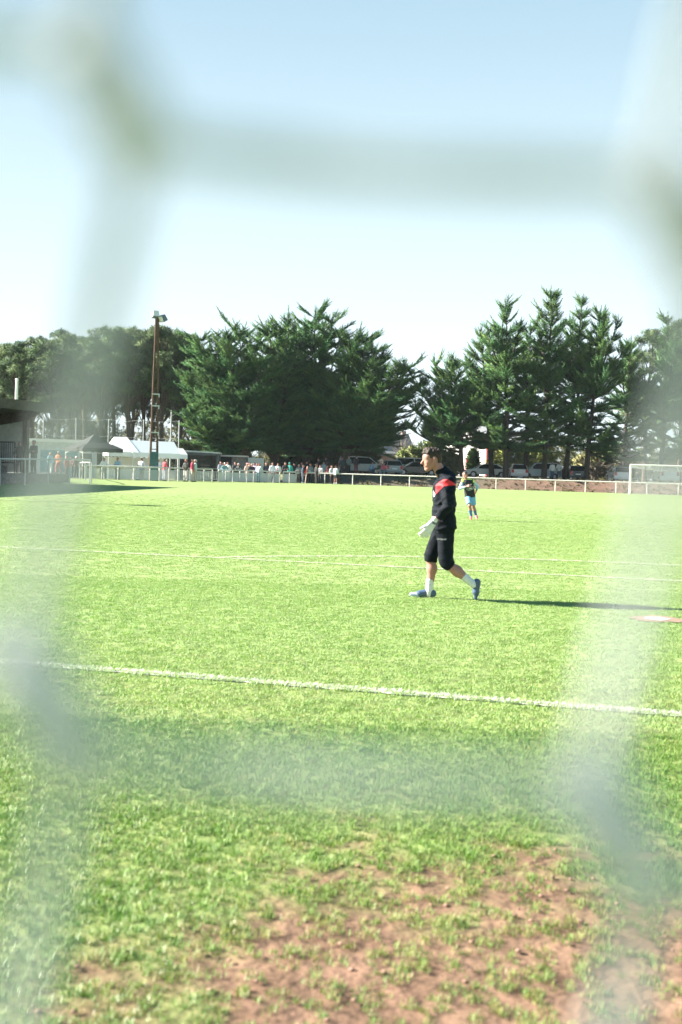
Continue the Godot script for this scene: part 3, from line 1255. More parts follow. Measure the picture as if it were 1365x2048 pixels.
	mb = MB.new()
	mb.box(Vector3(0, 2.36, -1.0), Vector3(2.8, 0.12, 2.6))
	put(mb, "roof", mat(0.5, 0.47, 0.44, 0.7), s2)
	mb = MB.new()
	mb.box(Vector3(0.62, 1.15, -0.2), Vector3(1.36, 2.3, 0.15))
	put(mb, "front_wall", grain(mat(0.26, 0.25, 0.24, 0.9), 0.8, 0.7), s2)
	mb = MB.new()
	mb.box(Vector3(0, 1.15, -2.0), Vector3(2.6, 2.3, 0.12))
	put(mb, "back_wall", tin, s2)
	for s in [-1.0, 1.0]:
		mb = MB.new()
		mb.box(Vector3(1.34 * s, 1.15, -1.0), Vector3(0.08, 2.3, 1.9))
		put(mb, "side_wall", tin, s2)
	mb = MB.new()
	mb.box(Vector3(-1.3, 1.15, 0.1), Vector3(0.12, 2.3, 0.12))
	put(mb, "post", M.white, s2)
	var cf := thing("corrugated_fence", base(507, 117.0), 0.0, "grey corrugated metal fence panel between the block shed and the big trunk", "fence")
	for i in 14:
		mb = MB.new()
		mb.box(Vector3(-0.9 + i * 0.14, 1.15, 0.03 * (i % 2)), Vector3(0.139, 2.3, 0.04))
		put(mb, "rib", M.galv, cf)
	# ball-stop fence: tall thin posts with cables and dark netting
	var fo := thing("ball_stop_fence", base(215, 115.0), 0.0, "tall thin ball-stop fence of pale posts and cables behind the tents", "fence")
	var tops := []
	for px in [85, 150, 215, 285, 356]:
		var p := base(px, 115.0 - (px - 215) * 0.01) - fo.position
		mb = MB.new()
		mb.rod(p, p + Vector3(0, 5.6, 0), 0.05, 6)
		put(mb, "post", M.galv, fo)
		tops.append(p + Vector3(0, 5.55, 0))
	for i in 4:
		for y in [0.0, -1.6, -3.2]:
			mb = MB.new()
			var a: Vector3 = tops[i] + Vector3(0, y, 0)
			var b: Vector3 = tops[i + 1] + Vector3(0, y, 0)
			mb.tube(PackedVector3Array([a, a.lerp(b, 0.5) - Vector3(0, 0.15, 0), b]), PackedFloat32Array([0.012, 0.012, 0.012]), 4)
			put(mb, "cable", M.galv, fo)
	var net := alpha(0.03, 0.04, 0.04, 0.16)
	for i in 4:
		mb = MB.new()
		var a: Vector3 = tops[i]
		var b: Vector3 = tops[i + 1]
		mb.quad(a - Vector3(0, 5.4, 0), b - Vector3(0, 5.4, 0), b, a, Vector3(0, 0, 1))
		put(mb, "netting", net, fo)
	# street lamp and white pole
	var sl := thing("street_lamp", base(340, 121.0), 0.0, "grey street lamp with a short curved arm right of the floodlight mast", "street lamp")
	mb = MB.new()
	mb.rod(Vector3.ZERO, Vector3(0, 6.9, 0), 0.09, 8, 0.06)
	put(mb, "pole", M.galv, sl)
	mb = MB.new()
	mb.tube(PackedVector3Array([Vector3(0, 6.3, 0), Vector3(0.35, 6.55, 0), Vector3(0.9, 6.62, 0)]), PackedFloat32Array([0.04, 0.04, 0.035]), 6)
	put(mb, "arm", M.galv, sl)
	mb = MB.new()
	mb.slab(PackedVector2Array([Vector2(0.8, 6.58), Vector2(1.35, 6.6), Vector2(1.3, 6.72), Vector2(0.85, 6.74)]), Vector3.ZERO, Vector3.RIGHT, Vector3.UP, Vector3(0, 0, 0.2))
	put(mb, "lamp_head", M.galv, sl)
	var wp := thing("flag_pole", base(29, 96.0), 0.0, "thick white pole rising behind the grandstand roof", "pole")
	mb = MB.new()
	mb.rod(Vector3.ZERO, Vector3(0.05, 7.7, 0), 0.14, 10, 0.11)
	put(mb, "shaft", M.white, wp)
	mb = MB.new()
	mb.ball(Vector3(0.05, 7.75, 0), Vector3(0.14, 0.12, 0.14))
	put(mb, "finial", M.white, wp)


# ---------------------------------------------------------------- trees
func spray_mesh(seed_: int, stations: int, leaf: float, width: float, open: float) -> ArrayMesh:   # a feathery shoot one metre long
	var r := RandomNumberGenerator.new()
	r.seed = seed_
	var mb := MB.new()
	for i in stations:
		var u := (i + 0.5) / stations
		var c := Vector3(0, u, 0.09 * u * u)
		for k in 3:
			var a := r.randf() * TAU
			var out := Vector3(cos(a), 0, sin(a) * 0.55)
			var l := leaf * r.randf_range(0.7, 1.2) * (1.0 - 0.62 * u)
			var dir := (out * open + Vector3.UP).normalized()
			var s := dir.cross(Vector3(r.randf() - 0.5, r.randf() - 0.5, r.randf() - 0.5)).normalized() * width * (1.0 - 0.4 * u)
			var g := r.randf_range(0.75, 1.25)
			mb.col = Color(g * r.randf_range(0.9, 1.15), g, g)
			var m := (out + Vector3.UP * 0.6 + s.cross(dir).normalized() * 0.6).normalized()
			var t := mb.vert(c - s, m)
			mb.vert(c + s, m)
			mb.vert(c + dir * l + s * 0.5, m)
			mb.vert(c + dir * l * 1.25, m)
			mb.ix.append_array([t, t + 2, t + 1, t, t + 3, t + 2])
	return mb.mesh()


func burst_mesh(seed_: int, count: int, length: float, width: float) -> ArrayMesh:     # a ball of needles or leaves
	var r := RandomNumberGenerator.new()
	r.seed = seed_
	var mb := MB.new()
	for i in count:
		var d := Vector3(r.randfn(), r.randfn() + 0.35, r.randfn()).normalized()
		var l := length * r.randf_range(0.6, 1.15)
		var s := d.cross(Vector3(r.randfn(), r.randfn(), r.randfn())).normalized() * width
		var g := r.randf_range(0.75, 1.25)
		mb.col = Color(g * r.randf_range(0.9, 1.12), g, g)
		var o := d * l * 0.25
		var m := (d + s.cross(d).normalized() * 0.5).normalized()
		var t := mb.vert(o - s * 0.5, m)
		mb.vert(o + s * 0.5, m)
		mb.vert(o + d * l * 0.6 + s, m)
		mb.vert(o + d * l * 0.6 - s, m)
		mb.vert(o + d * l, m)
		mb.ix.append_array([t, t + 2, t + 1, t, t + 3, t + 2, t + 3, t + 4, t + 2])
	return mb.mesh()


func aim(d: Vector3, k: float, at_: Vector3) -> Transform3D:
	var x := d.cross(Vector3.UP + Vector3(rng.randf() - 0.5, 0.0, rng.randf() - 0.5) * 0.5).normalized()
	return Transform3D(Basis(x * k, d * k, x.cross(d) * k), at_)


var sprays := []
var bursts := []


# leaders: polylines [[points], radius at foot, first clothed share, branch length low, branch length high, branch count, rise low, rise high]
func cypress(at_: Vector3, leaders: Array, label: String, tint: Color, group: String) -> void:
	var o := thing("cypress_tree", at_, 0.0, label, "tree", group)
	var wood := MB.new()
	var tr := [[], []]
	var cols := [[], []]
	for q in leaders:
		var pts: PackedVector3Array = q[0]
		var rad := PackedFloat32Array()
		for i in pts.size():
			rad.append(lerpf(q[1], 0.03, pow(float(i) / (pts.size() - 1), 0.8)))
		wood.tube(pts, rad, 7)
		var total := pts.size() - 1
		var layers := roundf(pts[0].distance_to(pts[total]) * (1.0 - q[2]) / 1.25)
		for b in int(q[5]):
			var t: float = (b + rng.randf()) / q[5]
			if layers > 3.0:      # boughs sit in uneven storeys
				t = clampf((floorf(t * layers) + 0.5 + rng.randfn() * 0.17) / layers, 0.0, 1.0)
			t = lerpf(q[2], 1.0, t)
			var f := minf(t * total, total - 0.001)
			var p: Vector3 = pts[int(f)].lerp(pts[int(f) + 1], f - int(f))
			var tan_: Vector3 = (pts[int(f) + 1] - pts[int(f)]).normalized()
			var a := rng.randf() * TAU
			var s = (t - q[2]) / (1.0 - q[2])
			var L: float = lerpf(q[3], q[4], s) * rng.randf_range(0.5, 1.05) * (1.45 if rng.randf() < 0.14 else 1.0)
			var rise := deg_to_rad(lerpf(q[6], q[7], s) + rng.randf_range(-12.0, 12.0))
			var d := Vector3(cos(a) * cos(rise), sin(rise), sin(a) * cos(rise))
			d = (d + tan_ * 0.25).normalized()
			var curl := rng.randf_range(-0.04, 0.20)
			var shade := rng.randf_range(0.7, 1.3)
			var warm := rng.randf_range(0.0, 1.0)
			var col := Color(tint.r * lerpf(0.8, 1.7, warm), tint.g * lerpf(0.9, 1.25, warm), tint.b) * shade
			var n := int(L / 0.27) + 2
			var level := Vector3(-d.z, 0, d.x).normalized()
			for i in n:
				var u := (i + rng.randf()) / n
				if u < 0.12:
					continue
				var pp := p + d * L * u + Vector3.UP * curl * u * u * L
				var tg := (d + Vector3.UP * 2.0 * curl * u).normalized()
				for sg in [-1.0, 1.0]:
					var w := 0 if rng.randf() < 0.5 else 1
					var go: Vector3 = (tg * 0.8 + level * sg * rng.randf_range(0.25, 0.8) + Vector3.UP * rng.randf_range(-0.18, 0.22)).normalized()
					tr[w].append(aim(go, rng.randf_range(0.55, 1.5) * (1.15 - 0.45 * u) * minf(1.0, 0.45 + 0.25 * L), pp))
					cols[w].append(col * rng.randf_range(0.85, 1.15))
			var tip := p + d * L + Vector3.UP * curl * L
			tr[0].append(aim((d + Vector3.UP * 2.0 * curl).normalized(), rng.randf_range(1.2, 1.8) * minf(1.0, 0.5 + 0.2 * L), tip - d * 0.5))
			cols[0].append(col)
			wood.tube(PackedVector3Array([p, p + d * L * 0.55 + Vector3.UP * curl * 0.3 * L, tip]), PackedFloat32Array([0.025 + 0.012 * L, 0.02 + 0.006 * L, 0.01]), 4, false)
		var top := pts[pts.size() - 1]
		var td := (top - pts[pts.size() - 2]).normalized()
		for i in 5:
			tr[1].append(aim((td + Vector3(rng.randfn(), 0, rng.randfn()) * 0.14).normalized(), rng.randf_range(0.7, 1.0), top - td * (0.2 + 0.3 * i)))
			cols[1].append(tint)
	put(wood, "trunk", M.bark, o)
	for w in 2:
		scatter("crown", sprays[w], tr[w], cols[w], M.leaf, o)


func line(a: Vector3, b: Vector3, bend: Vector3, n := 7) -> PackedVector3Array:
	var out := PackedVector3Array()
	for i in n:
		var t := i / (n - 1.0)
		out.append(a.lerp(b, t) + bend * sin(t * PI) + Vector3(rng.randf() - 0.5, 0, rng.randf() - 0.5) * 0.12)
	return out


# one tall cypress: foot column, distance, pixel row of its top
func tall(px: float, d: float, top: float, top_px: float, R: float, clothed: float, count: int, label: String, extra := []) -> void:
	var p := base(px, d)
	var q := at(top_px, top + 14.0, d) - p
	var tint := Color(0.066, 0.155, 0.058)
	var leaders := [[line(Vector3(0, -0.2, 0), q, Vector3(rng.randf_range(-0.3, 0.3), 0, 0), 9), 0.33, clothed - 0.07, R * 1.35, 0.8, count * 1.0, -10.0, 34.0]]
	for i in 3:           # a few more leaders of its own
		var a: Vector3 = q * rng.randf_range(0.34, 0.58)
		var b := q * rng.randf_range(0.66, 0.88) + Vector3(rng.randf_range(-1, 1), 0, rng.randf_range(-1, 1)).normalized() * rng.randf_range(1.4, 3.2)
		leaders.append([line(a, b, Vector3(0, -0.4, 0), 6), 0.13, 0.08, 2.0, 0.6, 18, 0.0, 40.0])
	for e in extra:       # side leaders: [from share of the trunk, tip px, tip row, branch length, count]
		var a: Vector3 = q * e[0]
		var b: Vector3 = at(e[1], e[2], d + rng.randf_range(-1.5, 1.5)) - p
		leaders.append([line(a, b, Vector3(0, -0.4, 0), 6), 0.16, 0.08, e[3] * 1.3, 0.7, e[4] * 1.3, 4.0, 45.0])
	cypress(p, leaders, label, tint, "cypresses along the far end")


# a broad old cypress: many limbs fanning up from a short trunk
func broad(px: float, d: float, tips: Array, count: int, label: String) -> void:
	var p := base(px, d)
	var leaders := [[line(Vector3(0, -0.2, 0), Vector3(0.1, 3.6, 0), Vector3(0.1, 0, 0), 4), 0.55, 0.97, 0.7, 0.7, 2, 10.0, 30.0]]
	for e in tips:
		var dz := rng.randf_range(-3.2, 3.2)
		var tip: Vector3 = at(e[0], e[1], d + dz) - p
		var foot := Vector3(rng.randf_range(-0.25, 0.25), rng.randf_range(1.4, 3.4), rng.randf_range(-0.2, 0.2))
		leaders.append([line(foot, tip, Vector3(-tip.x * 0.03, -0.7, 0.0), 8), 0.26, 0.20, 3.4, 1.7, count * 1.15, -14.0, 20.0])
	cypress(p, leaders, label, Color(0.060, 0.148, 0.056), "cypresses along the far end")


func pine(px: float, d: float, top: float, crown_share: float, R: float, label: String, lean := 0.0, group := "pines behind the tents", high := 1.0) -> void:
	var p := base(px, d)
	var H: float = at(px, top, d).y - p.y
	var o := thing("pine_tree", p, 0.0, label, "tree", group)
	var wood := MB.new()
	var tip := Vector3(lean, H * 0.94, 0)
	var trunk := line(Vector3(0, -0.2, 0), tip, Vector3(rng.randf_range(-0.4, 0.4), 0, 0), 9)
	wood.tube(trunk, PackedFloat32Array([0.30, 0.26, 0.24, 0.22, 0.2, 0.17, 0.13, 0.09, 0.05]), 8)
	var tr := [[], []]
	var cols := [[], []]
	var n := int(64 * high)
	for i in n:
		var t := (i + rng.randf()) / n
		var y := lerpf(H * (1.0 - crown_share), H * 0.97, t)
		var prof := sqrt(maxf(0.05, 1.0 - pow(absf(t - 0.42) / 0.62, 2.0)))
		var a := rng.randf() * TAU
		var r := R * 1.12 * prof * sqrt(rng.randf_range(0.08, 1.0)) * rng.randf_range(0.8, 1.15)
		var c := Vector3(lean * y / H + cos(a) * r, y, sin(a) * r)
		var from := trunk[clampi(int((y / H - 0.1) * 8.0), 1, 7)]
		wood.tube(PackedVector3Array([from, from.lerp(c, 0.5) - Vector3(0, 0.15, 0), c]), PackedFloat32Array([0.07, 0.05, 0.02]), 4, false)
		var rad := Vector3(rng.randf_range(0.5, 1.05), rng.randf_range(0.35, 0.6), rng.randf_range(0.5, 1.05))
		var g := rng.randf_range(0.75, 1.25)
		var warm := rng.randf()
		for k in 26:
			var q := Vector3(rng.randfn(), rng.randfn() + 0.3, rng.randfn()).normalized() * pow(rng.randf(), 0.4) * rad
			var w := rng.randi() % 2
			tr[w].append(aim((q.normalized() + Vector3.UP * 0.5).normalized(), rng.randf_range(0.7, 1.2), c + q))
			cols[w].append(Color(0.085 + 0.035 * warm, 0.140 + 0.02 * warm, 0.07) * g * rng.randf_range(0.8, 1.2))
	put(wood, "trunk", M.pinebark, o)
	for w in 2:
		scatter("crown", bursts[w], tr[w], cols[w], M.leaf, o)


func bush(called: String, at_: Vector3, lobes: Array, each: int, c0: Color, c1: Color, label: String, category: String, group := "", kind := "") -> void:
	# lobes: [centre, radii]
	var o := thing(called, at_, 0.0, label, category, group)
	if kind:
		o.set_meta("kind", kind)
	var tr := [[], []]
	var cols := [[], []]
	var wood := MB.new()
	for l in lobes:
		var g := rng.randf()
		wood.tube(PackedVector3Array([Vector3(l[0].x * 0.6, -0.1, l[0].z * 0.6), l[0] * Vector3(0.8, 0.6, 0.8), l[0]]), PackedFloat32Array([0.07, 0.05, 0.02]), 5, false)
		for k in each:
			var q: Vector3 = Vector3(rng.randfn(), rng.randfn(), rng.randfn()).normalized() * pow(rng.randf(), 0.35) * l[1]
			var p: Vector3 = l[0] + q
			if p.y < 0.05:
				continue
			var w := rng.randi() % 2
			tr[w].append(aim((q.normalized() + Vector3.UP * 0.3).normalized(), rng.randf_range(0.8, 1.5), p))
			cols[w].append(c0.lerp(c1, clampf(g * 0.6 + rng.randf() * 0.4, 0, 1)) * rng.randf_range(0.75, 1.25))
	put(wood, "stems", M.bark, o)
	for w in 2:
		scatter("crown", bursts[2 + w], tr[w], cols[w], M.leaf, o)


func build_trees() -> void:
	sprays = [spray_mesh(1, 24, 0.19, 0.024, 0.8), spray_mesh(2, 20, 0.23, 0.027, 1.05)]
	bursts = [burst_mesh(3, 22, 0.42, 0.022), burst_mesh(4, 18, 0.46, 0.026), burst_mesh(5, 26, 0.34, 0.042), burst_mesh(6, 22, 0.38, 0.05)]
	# broad cypress clump in the middle
	broad(495, 120.5, [[392, 672], [420, 700], [372, 760], [370, 830], [400, 800], [455, 690], [425, 835], [520, 720], [480, 662], [545, 800], [440, 740], [398, 845], [380, 700], [470, 800], [430, 682], [455, 672], [410, 740]], 40, "broad leaning cypress with branches sweeping to the left, nearest the sheds")
	broad(548, 122.5, [[500, 672], [560, 655], [535, 700], [600, 690], [470, 740], [590, 780], [520, 790], [555, 740], [480, 800], [605, 790], [520, 668], [540, 662], [580, 700]], 42, "broad cypress with a forked dark trunk behind the navy-jacketed spectator")
	broad(612, 124.5, [[590, 660], [632, 622], [668, 632], [655, 690], [610, 740], [690, 760], [650, 790], [575, 650], [560, 720], [640, 760], [600, 800], [610, 645], [650, 648], [684, 660]], 44, "tallest broad cypress of the middle clump, with a feathery peak")
	broad(690, 121.5, [[735, 670], [700, 680], [765, 715], [805, 738], [720, 780], [790, 800], [660, 760], [765, 815], [705, 800], [825, 775], [780, 760], [740, 730], [800, 860], [820, 735], [715, 672], [752, 695], [690, 720]], 44, "broad cypress at the right of the middle clump, drooping towards the gap")
	# right-hand row
	tall(925, 119.0, 716, 905, 4.6, 0.34, 85, "cypress with spreading low boughs above the white building", [[0.28, 806, 792, 1.9, 24], [0.22, 812, 850, 1.9, 26], [0.3, 815, 740, 1.7, 22], [0.3, 842, 760, 1.9, 26], [0.35, 868, 718, 1.7, 24], [0.25, 830, 815, 1.8, 24], [0.3, 960, 770, 1.6, 20]])
	tall(985, 122.0, 655, 962, 3.6, 0.24, 85, "cypress left of the tallest row, half hidden by its neighbour", [[0.5, 935, 722, 1.5, 20]])
	tall(1012, 118.0, 598, 1012, 3.9, 0.22, 110, "pointed cypress rising left of the tallest one in the right row", [[0.55, 975, 655, 1.4, 18], [0.6, 1040, 648, 1.3, 18]])
	tall(1052, 121.0, 640, 1062, 3.2, 0.24, 80, "narrow cypress squeezed between two taller cypresses in the right row")
	tall(1088, 119.0, 572, 1103, 3.5, 0.24, 110, "tallest cypress of the right row with a thin spire", [[0.6, 1075, 640, 1.2, 16]])
	tall(1130, 120.5, 588, 1165, 3.3, 0.24, 100, "cypress with a curved spire just right of the tallest one", [[0.55, 1140, 640, 1.2, 16]])
	tall(1172, 118.0, 612, 1200, 3.8, 0.22, 105, "cypress with a ragged open top at the right of the row", [[0.55, 1236, 642, 1.4, 22], [0.5, 1252, 690, 1.4, 20], [0.6, 1212, 622, 1.1, 14]])
	tall(1248, 123.0, 672, 1262, 3.6, 0.2, 80, "shorter cypress behind the left post of the far goal")
	tall(1322, 124.0, 622, 1335, 3.2, 0.2, 85, "spired cypress behind the far goal at the right edge")
	tall(1400, 125.0, 640, 1410, 3.6, 0.2, 80, "cypress just outside the right edge behind the far goal")
	pine(1290, 132.0, 660, 0.6, 3.2, "rounded pine behind the far goal", 0.4, "pines behind the far goal")
	pine(1360, 134.0, 640, 0.6, 3.4, "rounded pine at the right edge behind the far goal", 0.0, "pines behind the far goal")
	# pines on the left
	var row := [[-60, 138, 700, 0.55, 3.4, "pine mostly outside the left edge behind the grandstand roof"], [18, 134, 694, 0.5, 3.3, "pine above the grandstand roof at the left edge"], [62, 140, 700, 0.45, 2.7, "pine just right of the white pole"],
		[100, 132, 684, 0.5, 3.2, "pine above the right end of the grandstand roof"], [137, 138, 672, 0.45, 3.0, "pine with a rounded crown over the clubhouse"], [170, 142, 676, 0.42, 2.9, "pine behind the clubhouse, between two rounder crowns"],
		[205, 133, 656, 0.42, 3.0, "pine straight behind the black gazebo"], [232, 138, 655, 0.40, 2.9, "tall pine above the hipped white marquee"], [262, 134, 660, 0.42, 2.8, "pine with bare slanting trunk left of the floodlight mast"],
		[290, 140, 656, 0.45, 3.0, "pine directly behind the floodlight mast"], [322, 133, 652, 0.48, 3.0, "dense dark pine just right of the floodlight mast"], [352, 137, 664, 0.5, 3.0, "dark pine between the mast and the broad cypresses"], [385, 141, 700, 0.6, 2.8, "pine tucked behind the leftmost broad cypress"]]
	var back := []
	for i in 9:
		back.append([-30 + i * 48, 150.0 + (i * 37 % 11), 700.0 - (i * 53 % 40), 0.55, 3.0, ["crooked", "slender", "dark", "leaning", "straight", "bushy", "thin", "broad-topped", "sparse", "tall", "short-crowned", "shaded"][i] + " pine of the back row behind the tents, number %d from the left" % (i + 1)])
	for q in row + back:
		pine(q[0], q[1], q[2], q[3], q[4], q[5], rng.randf_range(-0.8, 0.8))
	# undergrowth and far belt
	var dull := Color(0.055, 0.08, 0.03)
	var gold := Color(0.24, 0.17, 0.045)
	bush("golden_tree", base(625, 160.0), [[Vector3(-3, 4, 0), Vector3(2.4, 2.4, 2)], [Vector3(0, 5, 1), Vector3(2.8, 2.6, 2)], [Vector3(3, 3.6, 0), Vector3(2.2, 2.4, 2)], [Vector3(0.5, 2, 1), Vector3(4, 1.6, 2)]], 260, gold, Color(0.16, 0.16, 0.05), "golden autumn tree glowing between the cypress trunks behind the crowd", "tree")
	bush("golden_tree", base(176, 158.0), [[Vector3(-1, 5, 0), Vector3(2, 2.6, 2)], [Vector3(1.2, 3.6, 1), Vector3(2, 2.4, 2)]], 240, gold, Color(0.2, 0.18, 0.06), "golden autumn tree seen between the pine trunks behind the gazebo", "tree")
	bush("shrub", base(850, 138.0), [[Vector3(-1.6, 1.6, 0), Vector3(1.6, 1.5, 1.4)], [Vector3(0.6, 2.2, 0), Vector3(1.7, 1.9, 1.4)], [Vector3(2.6, 1.5, 0), Vector3(1.4, 1.5, 1.2)]], 260, Color(0.13, 0.17, 0.06), Color(0.22, 0.24, 0.10), "pale green shrub behind the goalkeeper's face", "shrub", "shrubs behind the car park")
	bush("shrub", base(946, 126.0), [[Vector3(0, 1.4, 0), Vector3(0.4, 1.5, 0.4)]], 200, Color(0.05, 0.11, 0.025), Color(0.09, 0.15, 0.04), "slim green shrub in front of the white building", "shrub", "shrubs behind the car park")
	bush("shrub", base(1062, 140.0), [[Vector3(-3, 2, 0), Vector3(2.4, 2, 1.6)], [Vector3(1, 2.4, 0), Vector3(2.4, 2.2, 1.6)]], 240, Color(0.10, 0.15, 0.03), Color(0.20, 0.22, 0.05), "yellow-green shrub behind the pale parked cars", "shrub", "shrubs behind the car park")
	bush("shrub", base(1205, 130.0), [[Vector3(-1.4, 1.6, 0), Vector3(1.7, 1.7, 1.4)], [Vector3(1.6, 2.0, 0), Vector3(1.9, 2.0, 1.4)]], 220, Color(0.12, 0.14, 0.05), Color(0.26, 0.24, 0.12), "straw-coloured shrub left of the far goal", "shrub", "shrubs behind the car park")
	bush("shrub", base(432, 128.0), [[Vector3(-3, 2, 0), Vector3(3, 2, 1.6)], [Vector3(1, 2.6, 0), Vector3(2.6, 2.4, 1.6)]], 260, Color(0.06, 0.09, 0.03), Color(0.11, 0.14, 0.05), "dark green shrub over the sheds", "shrub", "shrubs behind the car park")
	bush("shrub", base(660, 134.0), [[Vector3(-3, 1.6, 0), Vector3(3, 1.8, 1.6)], [Vector3(2.4, 2.2, 0), Vector3(2.8, 2.4, 1.6)]], 260, dull, Color(0.13, 0.14, 0.05), "olive shrub behind the shaded crowd", "shrub", "shrubs behind the car park")
	bush("shrub", base(745, 136.0), [[Vector3(-1.4, 2.0, 0), Vector3(2.6, 2.2, 1.6)]], 240, dull, Color(0.12, 0.14, 0.05), "olive shrub above the silver people carrier", "shrub", "shrubs behind the car park")
	# weeds and litter on the bank behind the rail
	var tr := [[], []]
	var cols := [[], []]
	for i in 2600:
		var x := rng.randf_range(-5.0, 46.0)
		var t := rng.randf_range(0.3, 9.0)
		if noise.get_noise_2d(x * 25.0, t * 25.0) < -0.05:
			continue
		var z := -(113.85 - 0.268 * x + t)
		var w := rng.randi() % 2
		tr[w].append(aim(Vector3(rng.randfn() * 0.3, 1, rng.randfn() * 0.3).normalized(), rng.randf_range(0.15, 0.6), Vector3(x, th(x, z), z)))
		cols[w].append(Color(0.07, 0.10, 0.035).lerp(Color(0.17, 0.11, 0.07), rng.randf()) * rng.randf_range(0.6, 1.2))
	for w in 2:
		tag(scatter("weeds", bursts[2 + w], tr[w], cols[w], M.leaf), "low weeds and leaf litter on the bank behind the white rail", "weeds", "weeds on the bank", "stuff")
	# a bare branched tree by the house
	for q in [[812, 146.0, "bare twiggy tree beside the brick house"], [1190, 124.0, "fallen bare branches leaning by the trunk left of the far goal"]]:
		var o := thing("bare_tree", base(q[0], q[1]), 0.0, q[2], "tree")
		var wood := MB.new()
		var k := 1.0 if q[0] < 1000 else 0.45
		for i in 34:
			var a := Vector3(rng.randf_range(-0.4, 0.4), rng.randf_range(0.2, 2.4) * k, rng.randf_range(-0.3, 0.3))
			var b := a + Vector3(rng.randfn() * 1.5, rng.randf_range(1.0, 3.0), rng.randfn()) * k
			wood.tube(PackedVector3Array([a, a.lerp(b, 0.5) + Vector3(rng.randfn() * 0.2, 0.2, 0), b]), PackedFloat32Array([0.06, 0.045, 0.015]), 4, false)
			for j in 2:
				var e := b + Vector3(rng.randfn() * 0.7, rng.randf_range(0.0, 1.0), rng.randfn() * 0.5) * k
				wood.tube(PackedVector3Array([a.lerp(b, 0.6), e]), PackedFloat32Array([0.035, 0.01]), 3, false)
		wood.rod(Vector3(0, -0.1, 0), Vector3(0.1, 2.2 * k, 0), 0.16 * k + 0.02, 7, 0.08)
		put(wood, "trunk", grain(mat(0.22, 0.19, 0.15, 0.95), 0.7, 0.6), o)
	var lobes := []
	for i in 90:
		var px := -160.0 + i * 19.0 + rng.randf_range(-8, 8)
		var p := base(px, rng.randf_range(185.0, 230.0))
		var h := rng.randf_range(4.5, 7.5) if px < 470.0 else rng.randf_range(2.2, 4.6) if px < 740.0 or px > 1000.0 else rng.randf_range(1.0, 2.0)
		lobes.append([p - base(682, 200.0) + Vector3(0, h * 0.8, 0), Vector3(rng.randf_range(2.5, 4.5), h, 2.5)])
	bush("distant_trees", base(682, 200.0), lobes, 130, Color(0.055, 0.075, 0.03), Color(0.16, 0.14, 0.06), "distant belt of mixed trees and hedges behind the car park", "trees", "", "stuff")


# ---------------------------------------------------------------- houses
func build_houses() -> void:
	var slate := grain(mat(0.30, 0.34, 0.38, 0.6), 0.8, 0.6)
	var brick := grain(mat(0.36, 0.26, 0.20, 0.9), 0.9, 0.7)
	var p := base(785, 165.0)
	var o := thing("house", p, 0.2, "small brick house with a grey slate roof seen through the gap between the cypresses", "house")
	var mb := MB.new()
	mb.box(Vector3(0, 1.3, -3), Vector3(6.2, 2.6, 6))
	put(mb, "wall", brick, o)
	mb = MB.new()
	mb.slab(PackedVector2Array([Vector2(-3.5, 2.62), Vector2(3.5, 2.62), Vector2(2.1, 5.6), Vector2(-2.1, 5.6)]), Vector3(0, 0, -3), Vector3.RIGHT, Vector3.UP, Vector3(0, 0, 6.6))
	put(mb, "roof", slate, o)
	mb = MB.new()
	mb.box(Vector3(-0.8, 3.1, 0.55), Vector3(2.4, 0.28, 0.8))
	put(mb, "porch_roof", M.white, o)
	for x in [-1.9, 1.7]:
		var wd := MB.new()
		wd.box(Vector3(x, 1.5, 0.03), Vector3(1.0, 1.1, 0.08))
		var f := put(wd, "window", M.white, o)
		wd = MB.new()
		wd.box(Vector3(x, 1.5, 0.08), Vector3(0.8, 0.9, 0.03))
		put(wd, "pane", M.glass, f)
	mb = MB.new()
	mb.box(Vector3(2.2, 5.6, -3), Vector3(0.6, 1.3, 0.6))
	put(mb, "chimney", brick, o)
	var white := grain(mat(0.78, 0.77, 0.75, 0.8), 0.4, 0.9)
	var red := mat(0.45, 0.06, 0.05, 0.6)
	o = thing("white_building", base(926, 142.0), -0.8, "white rendered building with red corner trim behind the cypress trunks", "building")
	mb = MB.new()
	mb.box(Vector3(0, 2.3, -4), Vector3(7.0, 4.6, 8))
	put(mb, "wall", white, o)
	mb = MB.new()
	mb.slab(PackedVector2Array([Vector2(-3.7, 4.62), Vector2(3.7, 4.62), Vector2(0, 6.2)]), Vector3(0, 0, -4), Vector3.RIGHT, Vector3.UP, Vector3(0, 0, 8.4))
	put(mb, "roof", mat(0.45, 0.44, 0.43, 0.8), o)
	for x in [-3.5, 3.5]:
		mb = MB.new()
		mb.box(Vector3(x, 2.3, 0.02), Vector3(0.22, 4.6, 0.1))
		put(mb, "corner_trim", red, o)
	mb = MB.new()
	mb.box(Vector3(0.8, 1.05, 0.02), Vector3(0.95, 2.1, 0.08))
	var dr := put(mb, "door", red, o)
	mb = MB.new()
	mb.box(Vector3(0.8, 1.35, 0.07), Vector3(0.6, 0.8, 0.04))
	put(mb, "pane", M.clearlamp, dr)
	mb = MB.new()
	mb.box(Vector3(-1.6, 2.0, 0.02), Vector3(1.2, 1.1, 0.08))
	var wn := put(mb, "window", M.white, o)
	mb = MB.new()
	mb.box(Vector3(-1.6, 2.0, 0.07), Vector3(1.0, 0.9, 0.03))
	put(mb, "pane", M.glass, wn)


